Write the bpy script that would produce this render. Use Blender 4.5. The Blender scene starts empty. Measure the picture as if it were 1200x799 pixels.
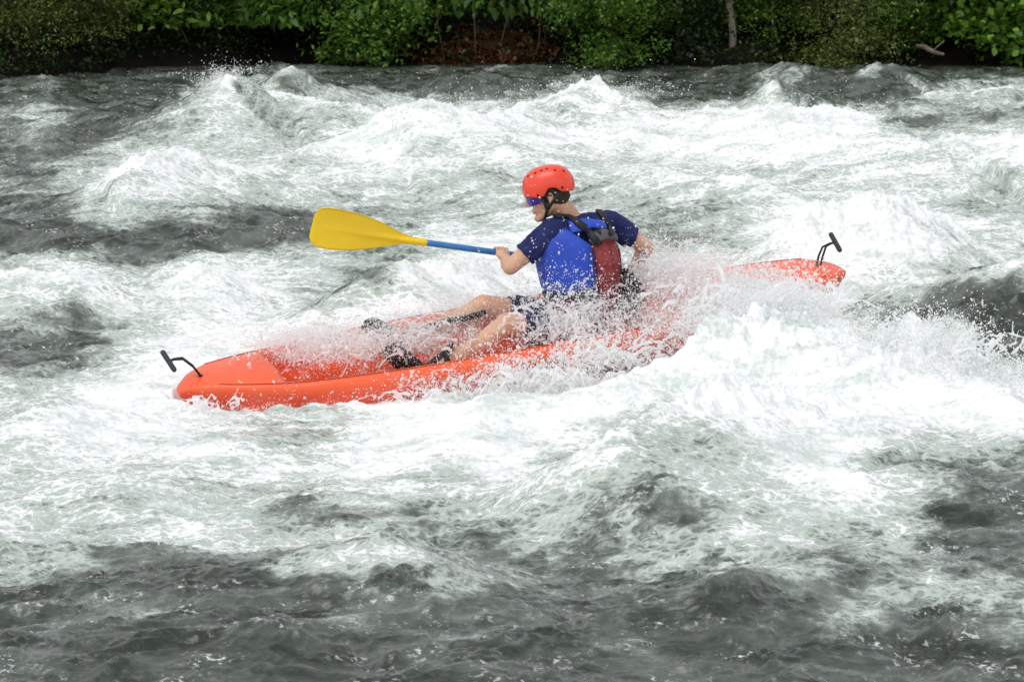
import bpy, math, random
import numpy as np
from mathutils import Vector, Matrix
from mathutils.bvhtree import BVHTree

R = math.radians
scene = bpy.context.scene
col = scene.collection
random.seed(7)
rng = np.random.default_rng(7)

# ------------------------------------------------------------------ camera, sky, sun, exposure
CAM_H, PITCH, FPX = 2.8, 0.1753, 3460.0
cam_data = bpy.data.cameras.new("camera")
cam = bpy.data.objects.new("camera", cam_data)
col.objects.link(cam)
cam.location = (0, 0, CAM_H)
cam.rotation_euler = (math.pi / 2 - PITCH, 0, 0)
cam_data.sensor_width = 36.0
cam_data.lens = 36.0 * FPX / 1200.0
cam_data.clip_end = 500.0
cam_data.dof.use_dof = True
cam_data.dof.focus_distance = 15.0
cam_data.dof.aperture_fstop = 10.0
scene.camera = cam

SUN_EL, SUN_AZ = R(66), R(215)          # high, behind the camera a little to the left
world = bpy.data.worlds.new("World")
scene.world = world
world.use_nodes = True
wn = world.node_tree
bg = wn.nodes["Background"]
sky = wn.nodes.new("ShaderNodeTexSky")
sky.sky_type = 'NISHITA'
sky.sun_disc = False
sky.sun_elevation = SUN_EL
sky.sun_rotation = SUN_AZ
sky.air_density = 1.0
sky.dust_density = 1.5
hsv = wn.nodes.new("ShaderNodeHueSaturation")
hsv.inputs["Saturation"].default_value = 0.14     # a bright, thinly overcast sky
wn.links.new(sky.outputs[0], hsv.inputs["Color"])
wn.links.new(hsv.outputs[0], bg.inputs["Color"])
bg.inputs["Strength"].default_value = 0.15

sun_data = bpy.data.lights.new("sun", 'SUN')
sun_data.energy = 0.5
sun_data.angle = R(35)
sun_data.color = (1.0, 0.97, 0.93)
sun = bpy.data.objects.new("sun", sun_data)
col.objects.link(sun)
sd = Vector((math.sin(SUN_AZ) * math.cos(SUN_EL), math.cos(SUN_AZ) * math.cos(SUN_EL), math.sin(SUN_EL)))
sun.rotation_euler = sd.to_track_quat('Z', 'Y').to_euler()
sun.location = (0, 0, 30)

scene.view_settings.view_transform = 'Standard'
scene.view_settings.look = 'None'
scene.view_settings.exposure = 0.60
scene.view_settings.gamma = 1.0
scene.view_settings.use_curve_mapping = False
scene.cycles.max_bounces = 16
scene.cycles.diffuse_bounces = 12
scene.cycles.transmission_bounces = 12
scene.cycles.transparent_max_bounces = 24
scene.cycles.use_denoising = True

# ------------------------------------------------------------------ helpers
def at(u, v, Y):
    """Point of the place seen at photo pixel (u, v), at distance Y along the river's width."""
    a, b = (u - 600.0) / FPX, (399.5 - v) / FPX
    dx = a
    dy = math.cos(PITCH) + b * math.sin(PITCH)
    dz = -math.sin(PITCH) + b * math.cos(PITCH)
    k = Y / dy
    return Vector((dx * k, Y, CAM_H + dz * k))

def atz(u, v, z):
    a, b = (u - 600.0) / FPX, (399.5 - v) / FPX
    dy = math.cos(PITCH) + b * math.sin(PITCH)
    dz = -math.sin(PITCH) + b * math.cos(PITCH)
    k = (z - CAM_H) / dz
    return np.array([a * k, dy * k, z])

def mesh_from_np(name, V, F, smooth=True):
    """V (n,3), F (m,k) with constant k"""
    V = np.ascontiguousarray(V, dtype=np.float32)
    F = np.ascontiguousarray(F, dtype=np.int32)
    me = bpy.data.meshes.new(name)
    me.vertices.add(len(V))
    me.vertices.foreach_set("co", V.ravel())
    k = F.shape[1]
    me.loops.add(F.size)
    me.loops.foreach_set("vertex_index", F.ravel())
    me.polygons.add(len(F))
    me.polygons.foreach_set("loop_start", np.arange(0, F.size, k, dtype=np.int32))
    me.polygons.foreach_set("loop_total", np.full(len(F), k, dtype=np.int32))
    me.update(calc_edges=True)
    if smooth:
        me.polygons.foreach_set("use_smooth", np.ones(len(F), dtype=bool))
    return me

def set_attr(me, name, arr):
    a = me.attributes.new(name, 'FLOAT', 'POINT')
    a.data.foreach_set("value", np.ascontiguousarray(arr, dtype=np.float32))

def tag(o, label=None, cat=None, group=None, kind=None):
    if label: o["label"] = label
    if cat: o["category"] = cat
    if group: o["group"] = group
    if kind: o["kind"] = kind
    return o

def empty(name, loc):
    o = bpy.data.objects.new(name, None)
    o.empty_display_size = 0.1
    o.location = loc
    col.objects.link(o)
    return o

def origin_of(o):
    p = Vector((0, 0, 0))
    while o is not None:
        p = p + Vector(o.location)
        o = o.parent
    return p

def link(name, me, mat, parent=None, loc=None):
    """World-space mesh -> object; origin moved to loc (or the parent's origin)."""
    o = bpy.data.objects.new(name, me)
    me.materials.clear()
    me.materials.append(mat)
    po = origin_of(parent) if parent else Vector((0, 0, 0))
    base = Vector(loc) if loc is not None else po
    me.transform(Matrix.Translation(-base))
    o.location = base - po
    o.parent = parent
    col.objects.link(o)
    return o

class MB:
    """collects shapes into one mesh"""
    def __init__(s):
        s.v, s.f = [], []
    def add(s, V, F):
        n = len(s.v)
        s.v.extend([tuple(p) for p in V])
        s.f.extend([tuple(i + n for i in f) for f in F])
        return s
    def mesh(s, name, smooth=True):
        me = bpy.data.meshes.new(name)
        me.from_pydata(s.v, [], s.f)
        me.update()
        if smooth:
            me.polygons.foreach_set("use_smooth", np.ones(len(s.f), dtype=bool))
        return me
    def build(s, name, mat, parent=None, loc=None, smooth=True):
        return link(name, s.mesh(name, smooth), mat, parent, loc)
    def tube(s, pts, rad, n=10, caps=True):
        pts = [Vector(p) for p in pts]
        if not hasattr(rad, '__len__'): rad = [rad] * len(pts)
        V, F = [], []
        t0 = (pts[1] - pts[0]).normalized()
        ref = Vector((0, 0, 1)) if abs(t0.z) < 0.9 else Vector((1, 0, 0))
        nrm = t0.cross(ref).normalized()
        for i, p in enumerate(pts):
            t = (pts[min(i + 1, len(pts) - 1)] - pts[max(i - 1, 0)]).normalized()
            nrm = (nrm - t * nrm.dot(t)).normalized()
            bi = t.cross(nrm)
            for k in range(n):
                a = 2 * math.pi * k / n
                V.append(p + (nrm * math.cos(a) + bi * math.sin(a)) * rad[i])
        for i in range(len(pts) - 1):
            for k in range(n):
                a, b = i * n + k, i * n + (k + 1) % n
                F.append((a, b, b + n, a + n))
        if caps:
            F.append(tuple(range(n))[::-1])
            F.append(tuple((len(pts) - 1) * n + k for k in range(n)))
        return s.add(V, F)
    def band(s, pts, nrms, w, th):
        """flat webbing: pts with surface normals"""
        V, F = [], []
        m = len(pts)
        for i in range(m):
            t = (pts[min(i + 1, m - 1)] - pts[max(i - 1, 0)]).normalized()
            nn = (nrms[i] - t * nrms[i].dot(t)).normalized()
            sd_ = t.cross(nn)
            for a, b in ((-1, 0), (-.85, 1), (.85, 1), (1, 0)):
                V.append(pts[i] + sd_ * (a * w / 2) + nn * (b * th))
        for i in range(m - 1):
            for k in range(4):
                a, b = i * 4 + k, i * 4 + (k + 1) % 4
                F.append((a, b, b + 4, a + 4))
        F.append((3, 2, 1, 0)); F.append(tuple((m - 1) * 4 + k for k in range(4)))
        return s.add(V, F)
    def ell(s, c, ax, n=16, m=10):
        """ellipsoid: ax = three axis vectors (scaled)"""
        V, F = [], []
        c = Vector(c)
        for j in range(m + 1):
            th = math.pi * j / m
            for i in range(n):
                ph = 2 * math.pi * i / n
                V.append(c + ax[0] * (math.sin(th) * math.cos(ph)) + ax[1] * (math.sin(th) * math.sin(ph)) + ax[2] * math.cos(th))
        for j in range(m):
            for i in range(n):
                a, b = j * n + i, j * n + (i + 1) % n
                F.append((a, a + n, b + n, b))
        return s.add(V, F)
    def cap(s, p0, p1, r0, r1, n=16, flat0=False, flat1=False):
        """tapered capsule"""
        p0, p1 = Vector(p0), Vector(p1)
        d = (p1 - p0)
        L = d.length
        d = d / L
        pts, rad = [], []
        if flat0:
            pts.append(p0); rad.append(r0)
        else:
            for k in range(5):
                a = math.pi / 2 * k / 5
                pts.append(p0 - d * (r0 * math.cos(a))); rad.append(max(r0 * math.sin(a), r0 * .02))
            pts.append(p0); rad.append(r0)
        pts.append(p1); rad.append(r1)
        if not flat1:
            for k in range(1, 6):
                a = math.pi / 2 * k / 5
                pts.append(p1 + d * (r1 * math.sin(a))); rad.append(max(r1 * math.cos(a), r1 * .02))
        return s.tube(pts, rad, n)

def fuse(mb, name, voxel, smooth=4, disp=None):
    """overlapping closed shapes -> one continuous surface"""
    me = mb.mesh(name + "_raw")
    o = bpy.data.objects.new(name + "_raw", me)
    col.objects.link(o)
    m = o.modifiers.new("r", 'REMESH'); m.mode = 'VOXEL'; m.voxel_size = voxel
    if smooth:
        q = o.modifiers.new("s", 'SMOOTH'); q.factor = .5; q.iterations = smooth
    dg = bpy.context.evaluated_depsgraph_get()
    dg.update()
    out = bpy.data.meshes.new_from_object(o.evaluated_get(dg))
    bpy.data.objects.remove(o)
    bpy.data.meshes.remove(me)
    out.name = name
    if disp:
        n = len(out.vertices)
        co = np.empty(n * 3, np.float32); out.vertices.foreach_get("co", co)
        nr = np.empty(n * 3, np.float32); out.vertices.foreach_get("normal", nr)
        co = co.reshape(-1, 3) + nr.reshape(-1, 3) * disp(co.reshape(-1, 3))[:, None]
        out.vertices.foreach_set("co", co.astype(np.float32).ravel())
    out.polygons.foreach_set("use_smooth", np.ones(len(out.polygons), dtype=bool))
    out.update()
    return out

# ---- noise (numpy)
_perm = np.random.default_rng(11).permutation(4096).astype(np.int64)
_ga = np.random.default_rng(12).random(4096) * 2 * np.pi
_gx, _gy = np.cos(_ga).astype(np.float32), np.sin(_ga).astype(np.float32)
def pn(x, y, seed=0):
    """gradient noise, about -1..1"""
    x = np.asarray(x, np.float32); y = np.asarray(y, np.float32)
    xi = np.floor(x).astype(np.int64); yi = np.floor(y).astype(np.int64)
    xf = x - xi; yf = y - yi
    u = xf * xf * xf * (xf * (xf * 6 - 15) + 10); v = yf * yf * yf * (yf * (yf * 6 - 15) + 10)
    def g(a, b, fx, fy):
        h = _perm[(_perm[(a + seed * 131) & 4095] + b) & 4095]
        return _gx[h] * fx + _gy[h] * fy
    n00 = g(xi, yi, xf, yf); n10 = g(xi + 1, yi, xf - 1, yf)
    n01 = g(xi, yi + 1, xf, yf - 1); n11 = g(xi + 1, yi + 1, xf - 1, yf - 1)
    a = n00 + u * (n10 - n00); b = n01 + u * (n11 - n01)
    return (a + v * (b - a)) * 1.5
def sstep(a, b, x):
    t = np.clip((x - a) / (b - a), 0, 1)
    return t * t * (3 - 2 * t)

# ---- materials
def mat(name, base=(.5, .5, .5), rough=.5, spec=.5, metal=0.0, coat=0.0, noise=None, bump=None, sub=0.0):
    m = bpy.data.materials.new(name)
    m.use_nodes = True
    nt = m.node_tree
    b = nt.nodes["Principled BSDF"]
    b.inputs["Base Color"].default_value = (*base, 1)
    b.inputs["Roughness"].default_value = rough
    b.inputs["Specular IOR Level"].default_value = spec
    b.inputs["Metallic"].default_value = metal
    b.inputs["Coat Weight"].default_value = coat
    if sub:
        b.inputs["Subsurface Weight"].default_value = sub
        b.inputs["Subsurface Radius"].default_value = (.02, .008, .005)
    tc = nt.nodes.new("ShaderNodeTexCoord")
    if noise:
        col2, sc, lo, hi = noise
        n = nt.nodes.new("ShaderNodeTexNoise")
        n.inputs["Scale"].default_value = sc; n.inputs["Detail"].default_value = 4
        nt.links.new(tc.outputs["Object"], n.inputs["Vector"])
        rp = nt.nodes.new("ShaderNodeValToRGB")
        rp.color_ramp.elements[0].position = lo; rp.color_ramp.elements[0].color = (*base, 1)
        rp.color_ramp.elements[1].position = hi; rp.color_ramp.elements[1].color = (*col2, 1)
        nt.links.new(n.outputs["Fac"], rp.inputs["Fac"])
        nt.links.new(rp.outputs["Color"], b.inputs["Base Color"])
    if bump:
        sc, st, dist = bump
        n = nt.nodes.new("ShaderNodeTexNoise")
        n.inputs["Scale"].default_value = sc; n.inputs["Detail"].default_value = 5
        nt.links.new(tc.outputs["Object"], n.inputs["Vector"])
        bp = nt.nodes.new("ShaderNodeBump")
        bp.inputs["Strength"].default_value = st; bp.inputs["Distance"].default_value = dist
        nt.links.new(n.outputs["Fac"], bp.inputs["Height"])
        nt.links.new(bp.outputs["Normal"], b.inputs["Normal"])
    return m

# ------------------------------------------------------------------ kayak frame (the water needs it)
BOW = at(207, 455, 14.40)
STERN = at(990, 315, 15.65)
KL = (STERN - BOW).length
kx = (BOW - STERN).normalized()                       # towards the bow
ky = Vector((0, 0, 1)).cross(kx).normalized()         # to port (towards the camera)
kz = kx.cross(ky).normalized()
ROLL = R(11)
ky, kz = (ky * math.cos(ROLL) - kz * math.sin(ROLL)), (kz * math.cos(ROLL) + ky * math.sin(ROLL))
def kay(t, y, z):
    """kayak coordinates: t 0 at the bow .. 1 at the stern, y to port, z up from the bow-stern line"""
    return BOW + (STERN - BOW) * t + ky * y + kz * z
BEAM = 0.385
def beam(t):
    q = abs(2 * t - 1.0)
    return BEAM * max(1 - q ** 2.6, 0.0) ** 0.60
# ------------------------------------------------------------------ river: the standing waves of the rapid
# crest polylines: points (u, v, crest height), near-side width, far-side width (metres)
def P(u, v, z): return atz(u, v, z)
WAVES = [
    ([(385,165,.22),(440,138,.38),(500,117,.52),(560,130,.45),(610,130,.40)], 1.7, .7),
    ([(580,130,.34),(640,111,.46),(690,98,.56),(740,113,.46),(800,126,.38),(870,124,.42),(970,125,.48),(1020,143,.32),(1050,165,.15)], 2.0, .7),
    ([(1060,166,.25),(1090,160,.36),(1130,156,.36),(1215,150,.42),(1330,148,.4),(1500,160,.3)], 1.6, .7),
    ([(190,132,.15),(240,102,.40),(268,88,.55),(300,100,.42),(360,108,.36),(455,121,.30)], 1.2, .55),
    ([(50,240,.08),(110,205,.25),(150,181,.40),(200,174,.38),(260,187,.28),(330,205,.15)], 1.0, .5),
    ([(-120,262,.2),(0,250,.2),(150,243,.2),(300,238,.2),(400,254,.15)], .8, .7),
    ([(-90,330,.18),(40,311,.28),(110,318,.24),(180,340,.12)], .8, .4),
    ([(170,322,.12),(240,301,.28),(300,322,.15)], .7, .4),
    ([(345,375,.08),(400,335,.24),(450,310,.34),(490,298,.35),(540,290,.33),(625,300,.25)], .8, .6),
    ([(850,305,.12),(900,268,.34),(950,244,.48),(1030,226,.56),(1090,238,.46),(1150,275,.25)], .9, .6),
    ([(700,220,.15),(800,196,.28),(880,205,.25),(970,236,.12)], 1.2, .8),
    ([(1000,345,.1),(1080,316,.28),(1150,300,.38),(1260,290,.42),(1400,295,.35)], 1.0, .7),
    ([(780,452,.14),(825,420,.25),(862,388,.34),(900,366,.39),(935,356,.41),(968,366,.38),(1020,388,.36),(1070,388,.44),(1130,432,.30),(1220,480,.22),(1330,500,.15)], 1.2, .45),
    ([(585,595,.03),(640,545,.17),(700,500,.30),(770,464,.38),(850,442,.40),(930,442,.38)], 1.1, .45),
    ([(450,492,-.02),(510,468,.09),(570,462,.14),(640,474,.10)], .7, .4),
    ([(545,464,.09),(600,451,.17),(660,437,.23),(710,421,.28),(760,405,.32),(805,394,.35),(850,382,.38)], .5, .22),
    ([(20,690,.03),(200,660,.10),(330,640,.13),(450,625,.18)], .5, .5),
    ([(690,722,.05),(850,682,.12),(1000,650,.12),(1100,655,.05)], .6, .5),
    ([(60,745,.03),(150,732,.08),(300,725,.08),(420,735,.03)], .4, .4),
    ([(1020,700,.02),(1110,670,.1),(1210,690,.08)], .5, .4),
    ([(295,94,.16),(345,76,.42),(395,90,.2)], .9, .5),
    ([(490,94,.12),(560,78,.32),(615,92,.14)], .9, .6),
    ([(590,96,.06),(625,87,.16),(700,92,.08)], .8, .5),
    ([(880,118,.14),(915,91,.44),(955,108,.16)], .8, .4),
    ([(970,92,.1),(1030,67,.40),(1095,84,.12)], 1.0, .6),
    ([(885,82,.08),(930,70,.28),(970,82,.1)], .8, .5),
    ([(995,128,.08),(1070,107,.28),(1140,96,.34),(1215,88,.38),(1350,85,.3)], 1.4, .6),
    ([(-20,114,.05),(40,100,.16),(85,112,.05)], .8, .5),
    ([(120,100,.03),(150,93,.10),(180,101,.03)], .7, .4),
    ([(-20,154,.08),(50,139,.20),(100,152,.08)], .8, .4),
    ([(60,132,.1),(110,121,.18),(190,140,.06)], .8, .5),
    ([(120,420,.02),(190,400,.1),(260,410,.06)], .6, .4),
    ([(-60,480,.06),(60,462,.12),(180,478,.04)], .7, .5),
]
GX = np.arange(-14, 14.001, .05); GY = np.arange(7, 38.001, .05)
def macro_grid():
    X, Y = np.meshgrid(GX, GY)
    Xw = X + .07 * pn(X * 1.3, Y * 1.3, 1) + .035 * pn(X * 3.7, Y * 3.7, 2)
    Yw = Y + .09 * pn(X * 1.1, Y * 1.1, 3) + .045 * pn(X * 3.3, Y * 3.3, 4)
    acc = np.zeros_like(X); cr = np.zeros_like(X)
    for pts, wnr, wfr in WAVES:
        p = np.array([P(*q) for q in pts])
        lo, hi = p.min(0) - 4.2, p.max(0) + 4.2
        ix = np.where((GX > lo[0]) & (GX < hi[0]))[0]; iy = np.where((GY > lo[1]) & (GY < hi[1]))[0]
        if len(ix) == 0 or len(iy) == 0: continue
        sl = np.s_[iy[0]:iy[-1] + 1, ix[0]:ix[-1] + 1]
        x, y = Xw[sl], Yw[sl]
        best = np.full(x.shape, 1e9); h = np.zeros(x.shape); sg = np.zeros(x.shape)
        for a, b in zip(p[:-1], p[1:]):
            d = b[:2] - a[:2]; L2 = d @ d
            t = np.clip(((x - a[0]) * d[0] + (y - a[1]) * d[1]) / L2, 0, 1)
            ex, ey = x - a[0] - t * d[0], y - a[1] - t * d[1]
            q = ex * ex + ey * ey
            m = q < best
            best = np.where(m, q, best)
            h = np.where(m, a[2] + (b[2] - a[2]) * t, h)
            # which side: the near side lies towards the camera (smaller y for a crest running left to right)
            sg = np.where(m, np.where(d[0] * ey - d[1] * ex < 0, 1, -1), sg)
        dd = np.sqrt(best)
        w = np.where(sg > 0, wnr, wfr)
        k = dd / w
        c = np.clip(h, 0, None) * np.exp(-(k ** 1.35) * 1.6)
        acc[sl] += c ** 2.6
        cr[sl] += np.clip(h, 0, .5) * np.where(sg > 0, np.exp(-(dd / .16) ** 2), -.25 * np.exp(-((dd - .12) / .30) ** 2))
    H = acc ** (1 / 2.6)
    H -= .05
    H += .05 * pn(X * .55, Y * .55, 5) + .035 * pn(X * 1.2, Y * 1.4, 6)
    return H, cr
def bilin(G, gx, gy, x, y):
    fx = np.clip((x - gx[0]) / (gx[1] - gx[0]), 0, len(gx) - 1.001)
    fy = np.clip((y - gy[0]) / (gy[1] - gy[0]), 0, len(gy) - 1.001)
    i = fx.astype(np.int64); j = fy.astype(np.int64)
    fx = (fx - i); fy = (fy - j)
    return (G[j, i] * (1 - fx) + G[j, i + 1] * fx) * (1 - fy) + (G[j + 1, i] * (1 - fx) + G[j + 1, i + 1] * fx) * fy
# foam carried by the river: 0 clear dark water .. 9 solid white, one row per distance y, one digit per 0.16 m of x from -9
FOAM_Y = np.concatenate([np.arange(9, 20, .16), np.arange(20, 35.6, .3)])
FOAM = '''
33333333211222232222321122222221122222322222112211222222222321122222221123222222222112333333333333333333333333333
33333332112222222222211222222221132222322222113211222222222221122222221113222232222211333333333333333333333333333
33333321122222322223112222222211232222322221113211222222222221122222222112222232222211233333333333333333333333333
33333311222223222232112222222211222222222221123211222222222221122222222112322222222211133333333333333333333333333
33333211222222222221122222222112322223222221123211222222222221122222222112322223222221123333333333333333333333333
33332112222232222321123233332112322223222221122222322233333321222222222211323333322221113333333333333333333333333
33322122222333333212343333342213333333222321233333222333333322334333334221233333322222112333333333333333333333333
33333232223333332222433333342223333333222332333343223333333333334334334322233333332222112333333333333333333333333
43344222233333322234433433443223333333222354343332212334333333434444444432223333333223222333333344433344333333333
43442223333333332334444434433323333333322343332221212454333334543555444433223333333322354344444444444444444444444
32322123333333333334454554333333333333222232333232234554333334553455455433223333334321233233333333334444434444444
22121234333333333345544554344333334343112222333322245644433334553444445433333333344321212223333333333333333333333
32212344433333444345444443454433334442112223443322245554443334653443344433333333444432122224444444444444444444444
32233454443344554444334444554433544532222333444333345554443444653443334434444433545533222334555555555555555555555
33444554533445653443334435654434445533222334544444455554443445663553334444654433544543323444555566555555555555555
55565434434456635533345446554435334554334444555665556543453434665563333543665443443455455665566666666666666666666
76664335434457556433345348544345444665667655655777666543454444677773333664575443443456667776566666666666666666666
55544445433466666333365466443454444556777656656777655544455555678874333576675443453346657776656777777777767777766
44445444333577784333465575333555544445776666666677544445676665688865333477775333444445545776666777777777777777777
44456554445777763333776664334556544436676667666677534545776666689754333468876443454544333677666777777777777777777
65566654446778743335777764445666555545667667677766556656876667789853444347887654455654554567666666666666666666776
75686555567787533336887754455676567655677776777765567756876667889975444335898655566765676556777766666666666666666
67876555568886433346888655556786678766777776777765578757876667889986566545798656666776687655677776666666666666666
78865555678865433457887655567886788777777777777766678767876666899998678766798756666787688766777776666667776666777
88766656788643444457887656667986888777777777777777788878976666789999889877789765666788788877777777776777777777777
98666656897433443357986566678987888888877777777888888888987666789998899977789865666788888887887777777777777777777
87666568986445554468986666689988888788788778887887778889987666789999999976789876666689888866788777777777777777777
86666678986556555689876666799988876678888888988876678899998766789999999986789876666789989865678777777777777777877
76666789876567656799876667899999855578899778998875568999999876789999989986789987666789999975568888888888888888888
76666899876677667899876678999999755678898768998875468999998887789998799987789987666789999985457889988888888888888
66667899876788788998876789999998656788998668998875568999999877899998799987789988767889999986557889987777778888877
66678998877888889998876799999998666889998668998875568999999887799997899987889988766899999997667889997666666777776
66788999888999999988767899999998667889997579998876678999999977899997999998899998876799999998667889998655555566666
67889999999999999988767899999997778889986579998887679999999877889988999999999998876789999999767788999755555555555
78899999998999999988778889999997788999986579999888789999999887889988999999999999877788999999877788999865555555555
78999999999999999887778899999998889999976578999998899999998887899999999989999999877788999999988888999865555555555
89999999878999999887787899999998889999865568999999999999998787799999999989999999987787899999999999999875555555555
89999998778999999877787899999999999998654468899999999999998787789999999889999999987787899999999999999875554455555
99999986568999999877778999999999999988544457889999999999998777789999999777899999988777789999999999999865444444444
99999864568999999877778999999999999986333346789999999999998777789999998656789999998777789999999999999874344444444
99999743479999999876678999999999999875323236789999999999998767789999998633589999999876789999999999999874333334433
99988533588899999876789999999999999874233236789999999999998877889999977633387789999876788999999999999875323333333
99877323777899998777889999999999999863333336789999999999998877789999866622276579998877788999999999999876323333333
98685224857999988777899999999999998752333336789998789999999877789999754422233457998876788999999999999886423333333
86672226657999987778999999999999988643344346789986557999999887788999743222222456899887899999999999999987523333333
74842237468999876789999999999999987654454446788986534899999987678998643235445557899999899999999999999987643333333
56622245468999876899999999998889887655565456788876534799999998788998644456666777899999999999999999999988753344443
46322244578998877899999999987888887656776567788876434799999998899998655556766788899999999999999998889988764344444
44222233578998878999999999977788887667777667788876534689999999999998755445656789999999999999999998778988775445554
22222234579999888999999999866788877656776666788876545789999999999999854333544578988999999999999999877888876545555
22222234689999999999999998756788876556765566678886545889999999999999865433433468889999999999999999866788877645566
22222345799999999999999987657888876556665565578886445889999999999999887754432257889999999999999998765688887654566
22222446899999999999999986567888876556665665688886446899999999998878999865542246789999999999999998765678887664566
22223458999999999999999865578888776566765666788885446899999999998879999986643345689999999999999998755678888765566
32224578999999999999999754588888766567766667888885446899999999998779998887654445678999999999999999755578888766566
32235689999999999999998644688887666667776667888875446999999999988779887787665556678999999999999999753578888876556
33345789999999999999997535788877666677776667888875446999999999988878998778676566778999999999999999854468888876656
33456899988999999999996446788876666777776666788875346999999999988898999878676667788999999999999999864467888776666
44567899988999999999985447788865566777877656788875346999999999988899899998676667888999989999999999864367788776667
56678899888999999999974357777764457887777656788876346899999999988899999998666667788899988999999999874357788866667
67888999888999999999864367677653346766766556788776346899999999888889999987667666788899988999999999975446778876556
77888998888889999999854476677642235545665556788776345899999998877788899987667666788899888888899999975435777776555
78889888877889999998743566677522233423454455777776445799999988777788899987667666789899888778889999986444766776544
88998887777889999998644565676423322222343345777666445799999987777777899987667766789989887777789999986544666676543
89988877767889999987544655565322332111232234666565445799999877667777899988767766789998887776788999997544565566543
99987777667889999986444544454322333222222223444455445789998876556677899998766766789998877766678899998654454445543
99987766567789999976444433333222333333343322222244456788888765446667899999876766789998877765567888888754455434433
99987665556788999875444432222222322233445433322234456788888765445567899999876766789999877664456778888765445433332
99976554456788888865444321222222222233455444322234456788888764434567899999876776789999977654345678888875445432222
99876544456788888765444321222222222233455554433334456788887765434557899999876776789999987654345677888876544432222
99865443456778887765443212222222222333455554333334456777887655445557899999987777789999997654444567788877554432122
98755444566777777654432222333333223334455554333234545677776655545557899999987777789999998755444556777777654443212
87555445556777665545432233334554333334577765433334545566776555455556788888887667778999999865544555677776554543222
86555455556776655454433334444544333346678875544445545566765555566666778888876556567788888875554555566776654454322
65554455566665555554444444545544333346778876555555555556666556677766777888776556556777888876555545556666555455444
55554455566655555554444445555543333346788777666655555556666656666666777777776655566677777776555555555666555555555
55554555666655555555544456655543333456788877777766665665666655666666777777777765777777777777666666556666655555555
55555555666555555666555566665543333456777776677766666665566655666666776667777777888778776666766776666666556666666
66655566655666666666655676666544444566777776677777777666666666666677666778887778887778887777777777766666656666777
66666666556667777777666777776544444667777777767777777777777777777777777888877677877667788888888887777776666666777
66666666566677777776667777776544445667777777767777877787777777777888889998876778888877778999988888877777666666777
77777666666777777767777877766544445567888777777788888888788777778888999999866678877777888888899888777777766666777
77777666667777777667777887765443445577888777677788888888888888788889999998865677888777788877888887777777766666677
77776666677777776677778887655433445577887766777777886687777788888889999877766777888877787777777777777777776666677
77776666777887776677778877544433444577877666777788889988767677888888888999887777888887778877777777777777777666667
77777667778887777666778876443333334578766666677788889988776778776766689999888877888888778888877777778777777766667
77777777778887777666778865333333334566666666677788888897766658754578999998888887788887778888877778888877777777777
77777777788887776666778764333333333444556666766788888888765678767888999988888887788887777888888888888887777777777
77777777888877766666766543233344323334556666656788888887777677888888888888888777778887767788888888888888777777777
77777778888766666666665542333344323344457765544567888877788888888888898889988766677887767778899989998888888888877
87777888888766666666665432333333223343456456566567888877788888888888999999998766667787666678899999999888888888887
87788888887655666655543322333343222334457655556568888887788888888888999999998754455666555557889999999888888888888
77888888876655666655433223333343222334567766665678888887788888888888988889998642334455544445789999999988888888888
78888888765555666554432223444443222345566664445678888887788778888888763534456645544444444433578999999988888887778
88888887655556666554432234444543323445566655456778888888787777888888775442435544555555555554468999999998888887777
89998876655556665544322235444542223445566654445778899988877677888888765543333444455566666655556789999998888887777
99998776544566665544322345445532223455666765555678899998777667788887765753233454455666555664434447899998888888776
99988765444566665443222355456532233445677765655678899888777667787776666886233454344555665433221224688888887778776
89887654445666655433222455445432233445676533565568888887777677777666667887533455444555556642211112367777777777777
88887655556777654322223444444332222345675345235568877666666777777666667787653344555445555664222111134555666666778
78876555566777653222233333333332222356775443313567765444446678876655666777642112345555555566421321123355555545678
67765566667776543222222333342221122356765434113446643322334567876544455665421111125655555556542122122355445444567
66655666667776532222222333332211122356765455223444332223233467876533344454322124324466655556653211132344433333457
55555666677765432222223333332111112456765555433333322222233467876433233344322134332356666666654321224634433332346
45555555667765421111223333321100112456766655543333222333333456776432222234332122332245666666654321223445432222245
34555445667654311001123333321012112456666655544322223333333334554322111134432211233234556666664321112234542111224
34454445667653210000133333421122112357766555444332233322233333433321111134443211223223455655554322111123442111123
44444445566532111101243334321122112357665543333322333333333344433221111134333211112223455555554322111123343111112
44433445565422122212343234311232112456654432222222233333333445543211111123344311111123445555555422111123344211111
33334445564321123213443244311232112356544432222212222222333344532111111123343322211123344555544432111122345311111
12234444543211233213543344311232112356544332111111222222333334432110111123343322221123434455444321111112334421111
11233444532111243123432344212322112355443321111112222222233333332100011113443321221122333444444322122112234531111
12233345432111232123332343223421112344433322111112222222333223321100011113444321222122233333333322223222234442111
23433344422112221123322343123321112333334432211112322223332223321100011112444322233222222222222222233322334443111
44433333211112321122212232123211112222234443211112332223332222221100011112334432233322222212222212233432234443211
45432222111012211111112222122211111111134443210112332234322111221000011112234432233322222222222111234443234433211
44321111000011111111111221111100000000123332200112432134321111111000011111223432234332222222111111223443223333221
32211100000011100001111111111100000000112211100123421123221111111000011111122332234433211111110111123333212222211
11110000000000000000001111111000000000000001100112211112211111110000000000112222123432111100000011122233211111211
11000000000000000000000000110000000000000000000000000000111100000000000000111122122321111100000001111122210111110
00000000000000000000000000000000000000000000000000000000011000000000000000000111011111111100000000111111100000000
00000000000000000000000000000000000000000000000000000000000000000000000000001000000000001100000000111111100000000
'''.split()
HM, CREST = macro_grid()
FT = np.array([[int(c) for c in r] for r in FOAM], np.float32) / 9.0
FOAM_XI = np.arange(FT.shape[1], dtype=float)
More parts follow.
